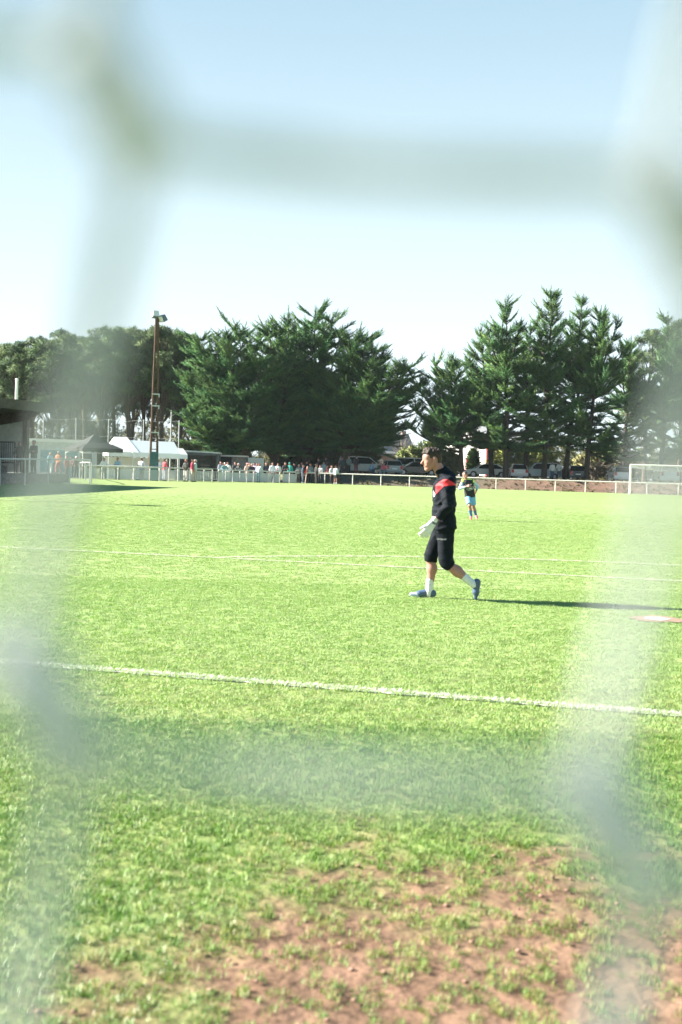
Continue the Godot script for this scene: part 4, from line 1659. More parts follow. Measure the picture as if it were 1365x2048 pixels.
# ---------------------------------------------------------------- cars
# side outlines in metres, nose to the right (+x); roof line as [rear foot, rear top, front top, front foot]
func car(at_: Vector3, turn: float, kind: String, paint: Color, label: String) -> void:
	var o := thing("parked_car", at_, turn, label, "car" if kind != "van" else "van", "vehicles parked behind the rail")
	var S: Dictionary = {
		"hatch": {"l": 4.0, "h": 1.48, "w": 1.72, "belt": 0.92, "hood": 0.95, "cab": [-1.95, -1.45, 0.35, 1.05]},
		"sedan": {"l": 4.6, "h": 1.44, "w": 1.80, "belt": 0.92, "hood": 0.92, "cab": [-1.95, -1.05, 0.40, 1.25]},
		"mpv": {"l": 4.75, "h": 1.78, "w": 1.86, "belt": 1.02, "hood": 1.08, "cab": [-2.33, -2.1, 0.75, 1.75]},
		"suv": {"l": 4.4, "h": 1.68, "w": 1.84, "belt": 1.05, "hood": 1.05, "cab": [-2.12, -1.75, 0.45, 1.15]},
		"van": {"l": 4.9, "h": 1.95, "w": 1.9, "belt": 1.2, "hood": 1.12, "cab": [-2.42, -2.35, 1.0, 1.8]},
	}[kind]
	var L: float = S.l * 0.5
	var W: float = S.w * 0.5
	var c: Array = S.cab
	var body := mat(paint.r, paint.g, paint.b, 0.3, 0.0)
	body.clearcoat_enabled = true
	body.clearcoat = 0.45
	body.clearcoat_roughness = 0.08
	var fx := L - 0.85
	var rx := -L + 0.82
	var poly := PackedVector2Array()
	poly.append(Vector2(-L, 0.42))
	poly.append(Vector2(-L + 0.05, 0.25))
	for w in [rx, fx]:
		for i in 9:
			var a := PI - PI * i / 8.0
			poly.append(Vector2(w + 0.37 * cos(a), maxf(0.22, 0.32 + 0.37 * sin(a))))
	poly.append(Vector2(L - 0.12, 0.25))
	poly.append(Vector2(L, 0.42))
	poly.append(Vector2(L - 0.03, 0.66))
	poly.append(Vector2(L - 0.18, S.hood - 0.16))
	poly.append(Vector2(c[3], S.hood))
	poly.append(Vector2(c[0], S.belt + 0.03))
	poly.append(Vector2(-L + 0.04, S.belt - 0.08))
	# middle and two bevelled flanks
	var mb := MB.new()
	mb.slab(poly, Vector3.ZERO, Vector3.RIGHT, Vector3.UP, Vector3(0, 0, W * 2.0 - 0.16))
	var inner := PackedVector2Array()
	for p in poly:
		inner.append(Vector2(p.x * 0.975, lerpf(0.6, p.y, 0.93)))
	for s in [-1.0, 1.0]:
		var t := Geometry2D.triangulate_polygon(inner)
		for i in range(0, t.size(), 3):
			mb.tri(Vector3(inner[t[i]].x, inner[t[i]].y, W * s), Vector3(inner[t[i + 1]].x, inner[t[i + 1]].y, W * s), Vector3(inner[t[i + 2]].x, inner[t[i + 2]].y, W * s), Vector3(0, 0, s))
		for i in poly.size():
			var j := (i + 1) % poly.size()
			var e := poly[j] - poly[i]
			mb.quad(Vector3(poly[i].x, poly[i].y, (W - 0.08) * s), Vector3(poly[j].x, poly[j].y, (W - 0.08) * s), Vector3(inner[j].x, inner[j].y, W * s), Vector3(inner[i].x, inner[i].y, W * s), Vector3(-e.y, e.x, 0.0).normalized() * (1.0 if poly[i].y > 0.5 else -1.0) * 0.5 + Vector3(0, 0, s))
	put(mb, "body", body, o)
	# greenhouse: dark glass, then roof and pillars
	var y0: float = S.belt
	var y1: float = S.h - 0.05
	var zb := W - 0.05
	var zt := W - 0.24
	var g := [Vector2(c[0] + 0.03, y0), Vector2(c[1], y1), Vector2(c[2], y1), Vector2(c[3] - 0.03, y0)]
	mb = MB.new()
	for s in [-1.0, 1.0]:
		mb.quad(Vector3(g[0].x, y0, zb * s), Vector3(g[1].x, y1, zt * s), Vector3(g[2].x, y1, zt * s), Vector3(g[3].x, y0, zb * s), Vector3(0, 0.2, s))
	put(mb, "side_window", M.glass, o)
	mb = MB.new()
	mb.quad(Vector3(g[2].x, y1, -zt), Vector3(g[2].x, y1, zt), Vector3(g[3].x, y0, zb), Vector3(g[3].x, y0, -zb), Vector3(1, 0.5, 0))
	put(mb, "windscreen", M.glass, o)
	mb = MB.new()
	mb.quad(Vector3(g[0].x, y0, -zb), Vector3(g[0].x, y0, zb), Vector3(g[1].x, y1, zt), Vector3(g[1].x, y1, -zt), Vector3(-1, 0.3, 0))
	put(mb, "rear_window", M.glass, o)
	mb = MB.new()
	mb.slab(PackedVector2Array([Vector2(g[1].x - 0.06, y1 - 0.02), Vector2(g[1].x + 0.1, y1 + 0.05), Vector2((g[1].x + g[2].x) * 0.5, y1 + 0.07), Vector2(g[2].x - 0.2, y1 + 0.05), Vector2(g[2].x + 0.06, y1 - 0.02)]), Vector3.ZERO, Vector3.RIGHT, Vector3.UP, Vector3(0, 0, zt * 2.0 + 0.02))
	put(mb, "roof", body, o)
	for s in [-1.0, 1.0]:
		mb = MB.new()
		for q in [[g[0], g[1], 0.16], [g[3], g[2], 0.07]]:
			mb.bar(Vector3(q[0].x, y0, (zb + 0.005) * s), Vector3(q[1].x, y1, (zt + 0.005) * s), q[2], 0.05, Vector3(0, 0, 1))
		var mx: float = lerpf(c[0], c[3], 0.5)
		mb.bar(Vector3(mx, y0, (zb + 0.005) * s), Vector3(lerpf(g[1].x, g[2].x, 0.55), y1, (zt + 0.005) * s), 0.08, 0.03, Vector3(0, 0, 1))
		put(mb, "pillars", body, o)
		mb = MB.new()
		mb.slab(PackedVector2Array([Vector2(c[3] - 0.35, y0 + 0.02), Vector2(c[3] - 0.15, y0 + 0.02), Vector2(c[3] - 0.17, y0 + 0.16), Vector2(c[3] - 0.33, y0 + 0.16)]), Vector3(0, 0, (W + 0.06) * s), Vector3.RIGHT, Vector3.UP, Vector3(0, 0, 0.14))
		put(mb, "mirror", body, o)
		mb = MB.new()
		mb.box(Vector3(-L + 0.06, S.belt - 0.16, (W - 0.17) * s), Vector3(0.12, 0.34, 0.24))
		put(mb, "tail_light", M.redlamp, o)
		mb = MB.new()
		mb.box(Vector3(L - 0.12, 0.68, (W - 0.26) * s), Vector3(0.22, 0.15, 0.36))
		put(mb, "headlight", M.clearlamp, o)
		for w in [rx, fx]:
			var wh := MB.new()
			wh.rod(Vector3(w, 0.32, (W - 0.2) * s), Vector3(w, 0.32, (W + 0.005) * s), 0.32, 16)
			var ty := put(wh, "wheel", M.tyre, o)
			wh = MB.new()
			wh.rod(Vector3(w, 0.32, (W - 0.02) * s), Vector3(w, 0.32, (W + 0.015) * s), 0.2, 12)
			put(wh, "rim", M.rim, ty)
	for s in [-1.0, 1.0]:
		mb = MB.new()
		mb.box(Vector3((L + 0.012) * s, 0.5 if s > 0 else 0.62, 0), Vector3(0.03, 0.11, 0.5))
		put(mb, "number_plate", M.plate, o)


func build_cars() -> void:
	var H := PI * 0.5
	car(base(722, 124.0), 0.06, "mpv", Color(0.32, 0.38, 0.40), "silver people carrier parked side-on behind the rail left of the gap")
	car(base(782, 123.0), H + 0.15, "hatch", Color(0.22, 0.26, 0.28), "small grey hatchback seen from behind, left of the black saloon")
	car(base(835, 133.0), 0.04, "van", Color(0.55, 0.60, 0.62), "pale van whose roof shows above the black saloon")
	car(base(832, 124.0), PI + 0.1, "sedan", Color(0.012, 0.013, 0.016), "black saloon parked behind the rail beside the goalkeeper's head")
	car(base(972, 124.0), PI + 0.05, "sedan", Color(0.50, 0.54, 0.55), "pale silver saloon parked under the cypress right of the far player")
	car(base(1037, 122.5), H - 0.08, "hatch", Color(0.60, 0.58, 0.58), "white hatchback seen from behind with bright red lights")
	car(base(1080, 123.0), PI - 0.06, "suv", Color(0.42, 0.52, 0.58), "pale blue high-sided car behind the slim trunk")
	car(base(1147, 122.0), H + 0.05, "hatch", Color(0.05, 0.06, 0.065), "dark hatchback seen from behind between the two right-hand trunks")
	car(base(1237, 120.5), H, "hatch", Color(0.62, 0.62, 0.62), "white hatchback behind the rail left of the far goal")
	car(base(1331, 119.0), H - 0.05, "suv", Color(0.62, 0.62, 0.62), "white high-sided car seen through the far goal net")


# ---------------------------------------------------------------- people
# head bones; f = forwards, u = up, s = sideways
func head_bones(c: Vector3, f: Vector3, u: Vector3, k := 1.0) -> Array:
	var s := f.cross(u)
	var P := func(a: float, b: float, d: float) -> Vector3:
		return c + (f * a + u * b + s * d) * k
	var out := [
		[P.call(-0.035, 0.03, 0.0), P.call(0.03, 0.035, 0.0), 0.078 * k, 0.072 * k],
		[P.call(-0.03, -0.03, 0.0), P.call(0.0, -0.04, 0.0), 0.066 * k, 0.062 * k],
		[P.call(0.045, -0.09, 0.0), P.call(0.068, -0.098, 0.0), 0.03 * k, 0.024 * k],
		[P.call(0.092, 0.014, 0.0), P.call(0.124, -0.030, 0.0), 0.010 * k, 0.0135 * k],
		[P.call(0.092, -0.035, 0.0), P.call(0.096, -0.04, 0.0), 0.016 * k, 0.015 * k],
		[P.call(0.088, -0.062, -0.012), P.call(0.088, -0.062, 0.012), 0.011 * k, 0.011 * k],
		[P.call(0.086, -0.072, -0.010), P.call(0.086, -0.072, 0.010), 0.010 * k, 0.010 * k],
		[P.call(0.078, -0.102, -0.01), P.call(0.078, -0.102, 0.01), 0.019 * k, 0.019 * k],
	]
	for g in [-1.0, 1.0]:
		out.append([P.call(0.055, 0.03, 0.028 * g), P.call(0.06, -0.05, 0.024 * g), 0.040 * k, 0.034 * k])
		out.append([P.call(0.0, -0.05, 0.048 * g), P.call(0.06, -0.1, 0.018 * g), 0.026 * k, 0.022 * k])
		out.append([P.call(0.080, 0.026, 0.014 * g), P.call(0.066, 0.026, 0.046 * g), 0.012 * k, 0.012 * k])
		out.append([P.call(0.064, -0.026, 0.042 * g), P.call(0.05, -0.02, 0.05 * g), 0.019 * k, 0.018 * k])
		out.append([P.call(-0.006, 0.014, 0.079 * g), P.call(0.004, -0.036, 0.074 * g), 0.013 * k, 0.009 * k])
		out.append([P.call(-0.016, 0.006, 0.084 * g), P.call(-0.012, -0.018, 0.080 * g), 0.009 * k, 0.008 * k])
	return out


func eyes(c: Vector3, f: Vector3, u: Vector3, parent: Node) -> void:
	var s := f.cross(u)
	for g in [-1.0, 1.0]:
		var mb := MB.new()
		mb.ball(c + f * 0.0905 + u * 0.002 + s * 0.034 * g, Vector3.ONE * 0.0125, 6, 8)
		put(mb, "eye", M.eye, parent)
		mb = MB.new()
		mb.rod(c + f * 0.102 + u * 0.029 + s * 0.016 * g, c + f * 0.088 + u * 0.031 + s * 0.052 * g, 0.0065, 6)
		put(mb, "eyebrow", M.hair, parent)


# a hand: wrist, direction, palm side (the way the fingers curl), across (towards the thumb); five fingers
func hand_bones(w: Vector3, h: Vector3, palm: Vector3, across: Vector3, k := 1.0, curl := 0.5, fat := 1.0) -> Array:
	var out := []
	var kn := w + h * 0.092 * k
	for a in [-0.030, -0.010, 0.010, 0.030]:
		out.append([w + across * a * 0.7 * k, kn + across * a * k, 0.018 * k * fat, 0.015 * k * fat])
	var lens := [0.062, 0.076, 0.082, 0.073]
	for i in 4:
		var a: float = [-0.036, -0.012, 0.012, 0.036][i]
		var d := (h + across * a * (3.0 if fat < 1.1 else 2.0) + palm * curl * 0.4).normalized()
		var d2 := (h + across * a * 2.0 + palm * curl * 1.3).normalized()
		var p := kn + across * a * k
		var q: Vector3 = p + d * lens[i] * 0.55 * k
		out.append([p, q, 0.0115 * k * fat, 0.0105 * k * fat])
		out.append([q, q + d2 * lens[i] * 0.5 * k, 0.0105 * k * fat, 0.0095 * k * fat])
	var t0 := w + h * 0.03 * k + across * 0.028 * k
	var t1 := t0 + (h * 0.85 + across * 0.55 + palm * 0.25).normalized() * 0.045 * k
	out.append([t0, t1, 0.016 * k * fat, 0.013 * k * fat])
	out.append([t1, t1 + (h * 0.85 + across * 0.4 + palm * 0.4).normalized() * 0.036 * k, 0.013 * k, 0.0105 * k])
	return out


func boot(heel: Vector3, toe: Vector3, up: Vector3, ankle: Vector3, k := 1.0) -> Array:
	var mid := heel.lerp(toe, 0.55)
	var side := (toe - heel).cross(up).normalized()
	return [
		[heel + up * 0.034, mid + up * 0.030, 0.034 * k, 0.034 * k],
		[mid + up * 0.03 + side * 0.012, toe + up * 0.024 + side * 0.004 - (toe - heel).normalized() * 0.028, 0.030 * k, 0.018 * k],
		[mid + up * 0.03 - side * 0.012, toe + up * 0.024 - side * 0.006 - (toe - heel).normalized() * 0.034, 0.030 * k, 0.017 * k],
		[heel + up * 0.05, ankle - up * 0.02, 0.038 * k, 0.040 * k],
		[mid + up * 0.04, ankle - up * 0.02, 0.034 * k, 0.036 * k],
	]


func build_keeper() -> void:
	M.eye = mat(0.03, 0.025, 0.02, 0.2)
	M.hair = mat(0.035, 0.022, 0.015, 0.7)
	var hair2 := grain(mat(0.05, 0.03, 0.02, 0.75), 14.0, 0.45)
	var black := grain(mat(0.009, 0.013, 0.021, 0.8), 5.0, 0.7)
	black.metallic_specular = 0.25
	var red := mat(0.55, 0.012, 0.022, 0.7)
	var whit := grain(mat(0.74, 0.75, 0.76, 0.75), 5.0, 0.85)
	var p := gnd(880, 1198)
	var o := thing("person", p, 0.0, "goalkeeper in a black and red training top walking left across the grass, white gloves", "person")
	var hc := Vector3(-0.146, 1.692, 0.0)
	var f := Vector3(-1.0, -0.16, 0.16).normalized()
	var u := (Vector3.UP - f * f.y).normalized()
	# body, one surface
	var torso := [
		[Vector3(0.0, 1.36, -0.08), Vector3(0.0, 1.36, 0.08), 0.095, 0.095],
		[Vector3(0.0, 1.36, -0.06), Vector3(0.01, 0.95, -0.05), 0.10, 0.10],
		[Vector3(0.0, 1.36, 0.06), Vector3(0.01, 0.95, 0.05), 0.10, 0.10],
		[Vector3(0.02, 1.41, -0.17), Vector3(0.02, 1.41, 0.17), 0.055, 0.055],
		[Vector3(-0.005, 1.47, 0.0), hc + Vector3(0.045, -0.05, 0), 0.068, 0.062],
		[Vector3(0.03, 1.43, -0.1), Vector3(-0.01, 1.52, -0.02), 0.04, 0.04],
		[Vector3(0.03, 1.43, 0.1), Vector3(-0.01, 1.52, 0.02), 0.04, 0.04],
		[Vector3(0.01, 0.92, -0.09), Vector3(0.01, 0.92, 0.09), 0.095, 0.095],
		# front (right, far) leg
		[Vector3(0.0, 0.88, -0.09), Vector3(-0.118, 0.49, -0.10), 0.085, 0.062],
		[Vector3(-0.118, 0.49, -0.10), Vector3(-0.098, 0.36, -0.10), 0.056, 0.060],
		[Vector3(-0.098, 0.36, -0.10), Vector3(-0.124, 0.09, -0.10), 0.058, 0.036],
		[Vector3(-0.124, 0.09, -0.10), Vector3(-0.13, 0.05, -0.10), 0.036, 0.036],
		# trailing (left, near) leg
		[Vector3(0.02, 0.88, 0.09), Vector3(0.056, 0.445, 0.095), 0.088, 0.062],
		[Vector3(0.056, 0.445, 0.095), Vector3(0.19, 0.352, 0.095), 0.056, 0.062],
		[Vector3(0.19, 0.352, 0.095), Vector3(0.385, 0.205, 0.095), 0.060, 0.036],
		# near arm forwards, far arm back
		[Vector3(0.03, 1.41, 0.19), Vector3(0.03, 1.14, 0.245), 0.052, 0.044],
		[Vector3(0.03, 1.14, 0.245), Vector3(-0.125, 0.94, 0.24), 0.043, 0.03],
		[Vector3(0.03, 1.41, -0.19), Vector3(0.11, 1.15, -0.235), 0.052, 0.044],
		[Vector3(0.11, 1.15, -0.235), Vector3(0.04, 0.92, -0.25), 0.043, 0.03],
	]
	var body := blob(torso, 0.012, 0.035)
	var head := blob(head_bones(hc, f, u, 1.09), 0.0042, 0.02)
	put(blob_mesh([body, head]), "body", M.skin, o)
	eyes(hc, f, u, o)
	# hair: longer on top, thin at the sides
	var s := f.cross(u)
	var k := 1.09
	var hb := []
	for q in [[-0.040, 0.072, 0.0, 0.045, 0.086, 0.0, 0.054, 0.048], [-0.052, 0.058, -0.020, 0.03, 0.074, -0.024, 0.054, 0.050], [-0.052, 0.058, 0.020, 0.03, 0.074, 0.024, 0.054, 0.050],
			[0.045, 0.083, -0.034, 0.084, 0.076, -0.03, 0.028, 0.012], [0.05, 0.090, 0.0, 0.092, 0.078, 0.0, 0.030, 0.012], [0.045, 0.083, 0.034, 0.084, 0.076, 0.03, 0.028, 0.012]]:
		hb.append([hc + (f * q[0] + u * q[1] + s * q[2]) * k, hc + (f * q[3] + u * q[4] + s * q[5]) * k, q[6] * k, q[7] * k])
	put(blob_mesh([wrinkle(blob(hb, 0.005, 0.014), 0.007, 14.0)]), "hair", hair2, o)
	var fade := [
		[hc + (f * -0.035 + u * 0.03) * k, hc + (f * 0.03 + u * 0.035) * k, 0.078 * k + 0.005, 0.072 * k + 0.005],
		[hc + (f * -0.03 - u * 0.03) * k, hc - u * 0.04 * k, 0.066 * k + 0.005, 0.062 * k + 0.005],
	]
	var cropped := func(q: Vector3) -> int:
		var a := (q - hc).dot(f)
		var b := (q - hc).dot(u)
		return 1 if (b > 0.004 + 0.35 * maxf(0.0, a) and a < 0.046) or (a < -0.045 and b > -0.055) else 0
	put(blob_mesh([blob(fade, 0.0055, 0.02)], cropped, 1), "cropped_hair", grain(mat(0.075, 0.047, 0.034, 0.85), 14.0, 0.6), o)
	# shirt with a red shoulder panel on each side
	var shirt := [
		[Vector3(0.035, 1.41, -0.15), Vector3(0.035, 1.41, 0.15), 0.082, 0.082],
		[Vector3(0.01, 1.34, -0.075), Vector3(0.014, 1.06, -0.07), 0.132, 0.124],
		[Vector3(0.01, 1.34, 0.075), Vector3(0.014, 1.06, 0.07), 0.132, 0.124],
		[Vector3(0.014, 1.08, -0.07), Vector3(0.032, 0.85, -0.075), 0.124, 0.146, 2],
		[Vector3(0.014, 1.08, 0.07), Vector3(0.032, 0.85, 0.075), 0.124, 0.146, 2],
		[Vector3(0.04, 1.405, 0.17), Vector3(0.035, 1.14, 0.25), 0.082, 0.066],
		[Vector3(0.035, 1.14, 0.25), Vector3(-0.078, 0.995, 0.245), 0.064, 0.050, 2],
		[Vector3(0.04, 1.405, -0.17), Vector3(0.115, 1.15, -0.24), 0.082, 0.066],
		[Vector3(0.115, 1.15, -0.24), Vector3(0.06, 0.98, -0.25), 0.064, 0.050, 2],
		[Vector3(0.035, 1.45, 0), Vector3(-0.045, 1.578, 0), 0.115, 0.078, 2],
		[Vector3(0.05, 1.455, -0.07), Vector3(0.05, 1.455, 0.07), 0.078, 0.078],
		[Vector3(0.02, 1.42, 0.09), Vector3(-0.015, 1.50, 0.03), 0.06, 0.05],
		[Vector3(0.02, 1.42, -0.09), Vector3(-0.015, 1.50, -0.03), 0.06, 0.05],
	]
	var sd := wrinkle(blob(shirt, 0.0105, 0.028), 0.010, 3.6, Vector3(1.0, 1.7, 1.0))
	var panel := func(q: Vector3) -> int:
		var side := absf(q.z)
		if q.z > 0.04 and q.x < -0.05 and Vector2((q.z - 0.085) * 1.0, q.y - 1.275).length() < 0.036:
			return 2
		if side < 0.115 or q.x < -0.105:
			return 0
		# a band that starts low on the chest, climbs over the shoulder and narrows to the back
		var top := 1.455 - maxf(0.0, q.x - 0.03) * 0.55 - maxf(0.0, -0.06 - q.x) * 0.2
		var low := 1.375 + q.x * 0.10
		if q.x < -0.02:
			low -= (-0.02 - q.x) * 1.15
			top -= (-0.02 - q.x) * 0.75
		return 1 if q.y > low and q.y < top else 0
	put(blob_mesh([sd], panel, 0), "training_top", black, o)
	put(blob_mesh([sd], panel, 1), "shoulder_panel", red, o)
	put(blob_mesh([sd], panel, 2), "crest", mat(0.62, 0.64, 0.67, 0.6), o)
	# three-quarter shorts
	var shorts := [
		[Vector3(0.015, 0.97, -0.06), Vector3(0.015, 0.86, -0.07), 0.118, 0.122],
		[Vector3(0.015, 0.97, 0.06), Vector3(0.015, 0.86, 0.07), 0.118, 0.122],
		[Vector3(0.0, 0.86, -0.085), Vector3(-0.108, 0.53, -0.10), 0.112, 0.080],
		[Vector3(-0.108, 0.53, -0.10), Vector3(-0.118, 0.445, -0.10), 0.080, 0.074, 2],
		[Vector3(0.025, 0.86, 0.085), Vector3(0.052, 0.50, 0.095), 0.114, 0.082],
		[Vector3(0.052, 0.50, 0.095), Vector3(0.066, 0.44, 0.095), 0.082, 0.076],
		[Vector3(0.062, 0.45, 0.095), Vector3(0.112, 0.405, 0.095), 0.076, 0.070, 2],
	]
	put(blob_mesh([wrinkle(blob(shorts, 0.0105, 0.026), 0.007, 4.0)]), "shorts", black, o)
	var tm := TextMesh.new()
	tm.text = "uhlsport"
	tm.font_size = 32
	tm.pixel_size = 0.0009
	tm.depth = 0.002
	var lt := put(tm, "lettering", mat(0.34, 0.36, 0.37, 0.6), o)
	lt.position = Vector3(-0.02, 0.74, 0.205)
	lt.rotation = Vector3(-0.1, -0.25, 0.0)
	# socks
	put(blob_mesh([blob([[Vector3(-0.116, 0.235, -0.10), Vector3(-0.124, 0.085, -0.10), 0.050, 0.043, 1], [Vector3(-0.124, 0.085, -0.10), Vector3(-0.13, 0.05, -0.10), 0.043, 0.042]], 0.008, 0.02)]), "sock", whit, o)
	put(blob_mesh([blob([[Vector3(0.265, 0.296, 0.095), Vector3(0.385, 0.205, 0.095), 0.052, 0.044, 1], [Vector3(0.385, 0.205, 0.095), Vector3(0.42, 0.18, 0.095), 0.044, 0.043]], 0.008, 0.02)]), "sock", whit, o)
	# boots
	var blue := grain(mat(0.13, 0.21, 0.38, 0.4), 18.0, 0.35, 0.06, 12)
	var pale := mat(0.34, 0.44, 0.60, 0.4)
	var b1 := put(blob_mesh([blob(boot(Vector3(-0.075, 0.012, -0.10), Vector3(-0.372, 0.012, -0.115), Vector3.UP, Vector3(-0.122, 0.10, -0.10)), 0.006, 0.02)], func(q: Vector3) -> int: return 1 if q.x + q.y * 0.8 < -0.235 else 0, 0), "boot", blue, o)
	put(blob_mesh([blob(boot(Vector3(-0.075, 0.012, -0.10), Vector3(-0.372, 0.012, -0.115), Vector3.UP, Vector3(-0.122, 0.10, -0.10)), 0.006, 0.02)], func(q: Vector3) -> int: return 1 if q.x + q.y * 0.8 < -0.235 else 0, 1), "toe_cap", pale, b1)
	var up2 := Vector3(-0.96, 0.18, 0.0).normalized()
	var b2 := put(blob_mesh([blob(boot(Vector3(0.478, 0.222, 0.095), Vector3(0.44, 0.0, 0.10), up2, Vector3(0.398, 0.196, 0.095)), 0.006, 0.02)]), "boot", blue, o)
	for q in [[b1, Vector3(-0.09, 0.014, -0.10), Vector3(-0.33, 0.014, -0.11), Vector3.DOWN], [b2, Vector3(0.482, 0.2, 0.095), Vector3(0.452, 0.03, 0.1), Vector3(0.97, -0.15, 0)]]:
		var st := MB.new()
		for i in 5:
			for g in [-0.02, 0.02]:
				var c: Vector3 = q[1].lerp(q[2], i / 4.0) + Vector3(0, 0, g)
				st.rod(c, c + q[3] * 0.011, 0.006, 6, 0.004)
		put(st, "studs", pale, q[0])
	# gloves
	var h := Vector3(-0.50, -0.86, -0.05).normalized()
	var across := (Vector3(-0.70, 0.50, 0.40) - h * h.dot(Vector3(-0.70, 0.50, 0.40))).normalized()
	var palm := h.cross(across)
	if palm.z > 0.0:
		palm = -palm
	var w := Vector3(-0.142, 0.92, 0.238)
	var glove := hand_bones(w, h, palm, across, 1.2, 0.8, 1.16)
	glove.append([w - h * 0.085, w + h * 0.02, 0.041, 0.036, 1])
	var g1 := put(blob_mesh([blob(glove, 0.0045, 0.011)]), "glove", whit, o)
	var strap := blob([[w - h * 0.035, w - h * 0.005, 0.0415, 0.0395, 3]], 0.005, 0.008)
	put(blob_mesh([strap]), "wrist_strap", mat(0.10, 0.13, 0.14, 0.7), g1)
	var h2 := Vector3(-0.25, -0.95, 0.0).normalized()
	var w2 := Vector3(0.035, 0.90, -0.252)
	var glove2 := hand_bones(w2, h2, Vector3(0, 0, 1), Vector3(-0.95, 0.25, 0).normalized(), 1.2, 0.6, 1.3)
	glove2.append([w2 - h2 * 0.08, w2 + h2 * 0.02, 0.04, 0.036, 1])
	put(blob_mesh([blob(glove2, 0.0055, 0.011)]), "glove", whit, o)


func gnd(px: float, py: float) -> Vector3:
	var r := ray(px, py)
	var h := 0.0
	var p := Vector3.ZERO
	for i in 8:
		p = cam_t.origin + r * ((h - cam_t.origin.y) / r.y)
		h = th(p.x, p.z)
	return p


func build_player() -> void:
	var p := gnd(945, 1040)
	var o := thing("person", p, 0.0, "footballer in a black top with fluorescent shoulders running towards the camera", "person")
	var navy := grain(mat(0.012, 0.017, 0.024, 0.75), 5.0, 0.7)
	var sky_ := mat(0.16, 0.38, 0.62, 0.7)
	var sleeve := mat(0.34, 0.50, 0.62, 0.7)
	var fluo := mat(0.55, 0.72, 0.12, 0.6)
	var hc := Vector3(-0.315, 1.565, 0.12)
	var f := Vector3(0.22, -0.12, 1.0).normalized()
	var u := (Vector3.UP - f * f.y).normalized()
	var sh := Vector3(-0.20, 1.34, 0.06)
	var hip := Vector3(-0.10, 0.86, -0.02)
	var ka := Vector3(-0.13, 0.50, 0.20)
	var aa := Vector3(-0.055, 0.16, 0.08)
	var kb := Vector3(0.03, 0.47, -0.04)
	var ab := Vector3(0.145, 0.17, -0.20)
	var el := Vector3(-0.49, 1.08, 0.12)
	var fist := Vector3(-0.26, 1.17, 0.26)
	var er := Vector3(0.16, 1.18, -0.10)
	var hr := Vector3(0.10, 1.03, 0.10)
	var bones := [
		[sh + Vector3(-0.05, -0.02, 0), hip + Vector3(-0.05, 0, 0), 0.10, 0.095],
		[sh + Vector3(0.05, -0.02, 0), hip + Vector3(0.05, 0, 0), 0.10, 0.095],
		[sh + Vector3(-0.16, 0.03, 0), sh + Vector3(0.16, 0.01, 0), 0.055, 0.055],
		[sh + Vector3(-0.02, 0.05, 0.02), hc - u * 0.08, 0.056, 0.05],
		[hip + Vector3(-0.08, 0, 0), ka, 0.085, 0.058], [ka, ka.lerp(aa, 0.4), 0.054, 0.055], [ka.lerp(aa, 0.4), aa, 0.055, 0.036], [aa, aa - Vector3(0, 0.06, 0), 0.036, 0.034],
		[hip + Vector3(0.08, 0, 0), kb, 0.085, 0.058], [kb, kb.lerp(ab, 0.4), 0.054, 0.055], [kb.lerp(ab, 0.4), ab, 0.055, 0.036], [ab, ab - Vector3(-0.01, 0.05, 0.0), 0.036, 0.034],
		[sh + Vector3(-0.18, 0.02, 0), el, 0.05, 0.042], [el, fist, 0.042, 0.03],
		[sh + Vector3(0.18, 0.0, 0), er, 0.05, 0.042], [er, hr, 0.042, 0.03],
	]
	var hd := (fist - el).normalized()
	var hands := hand_bones(fist, hd, Vector3(0, -0.5, -0.8).normalized(), Vector3(0, 0.85, -0.5).normalized(), 0.95, 1.6)
	var hands2 := hand_bones(hr, (hr - er).normalized(), Vector3(-1, 0, 0), Vector3(0, 0.9, 0.4).normalized(), 0.95, 1.4)
	put(blob_mesh([blob(bones, 0.015, 0.035), blob(head_bones(hc, f, u, 1.03), 0.006, 0.02), blob(hands, 0.006, 0.011), blob(hands2, 0.006, 0.011)]), "body", M.skin, o)
	eyes(hc, f, u, o)
	put(blob_mesh([blob([[hc - f * 0.05 + u * 0.05, hc + f * 0.04 + u * 0.07, 0.075, 0.062], [hc - f * 0.06 - u * 0.01, hc - f * 0.05 + u * 0.04, 0.062, 0.07], [hc + f * 0.06 + u * 0.08, hc + f * 0.09 + u * 0.065, 0.03, 0.016]], 0.008, 0.02)]), "hair", M.hair, o)
	put(blob_mesh([blob([[sh + Vector3(-0.17, 0.02, 0), el, 0.064, 0.05], [el, el.lerp(fist, 0.85), 0.05, 0.038, 2]], 0.012, 0.02), blob([[sh + Vector3(0.17, 0.0, 0), er, 0.064, 0.05], [er, er.lerp(hr, 0.85), 0.05, 0.038, 2]], 0.012, 0.02)]), "sleeves", sleeve, o)
	var top := blob([
		[sh + Vector3(-0.06, -0.03, 0), sh.lerp(hip, 0.75) + Vector3(-0.055, 0, 0), 0.125, 0.118],
		[sh + Vector3(0.06, -0.03, 0), sh.lerp(hip, 0.75) + Vector3(0.055, 0, 0), 0.125, 0.118],
		[sh.lerp(hip, 0.7) + Vector3(-0.06, 0, 0), hip + Vector3(-0.065, -0.06, 0), 0.118, 0.125, 2],
		[sh.lerp(hip, 0.7) + Vector3(0.06, 0, 0), hip + Vector3(0.065, -0.06, 0), 0.118, 0.125, 2],
		[sh + Vector3(-0.17, 0.015, 0), sh + Vector3(0.17, 0.0, 0), 0.075, 0.075],
		[sh + Vector3(-0.17, 0.01, 0), sh.lerp(el, 0.12) + Vector3(-0.16, 0, 0), 0.074, 0.07],
		[sh + Vector3(0, 0.03, 0.01), sh + Vector3(-0.035, 0.105, 0.02), 0.082, 0.066, 2],
	], 0.012, 0.03)
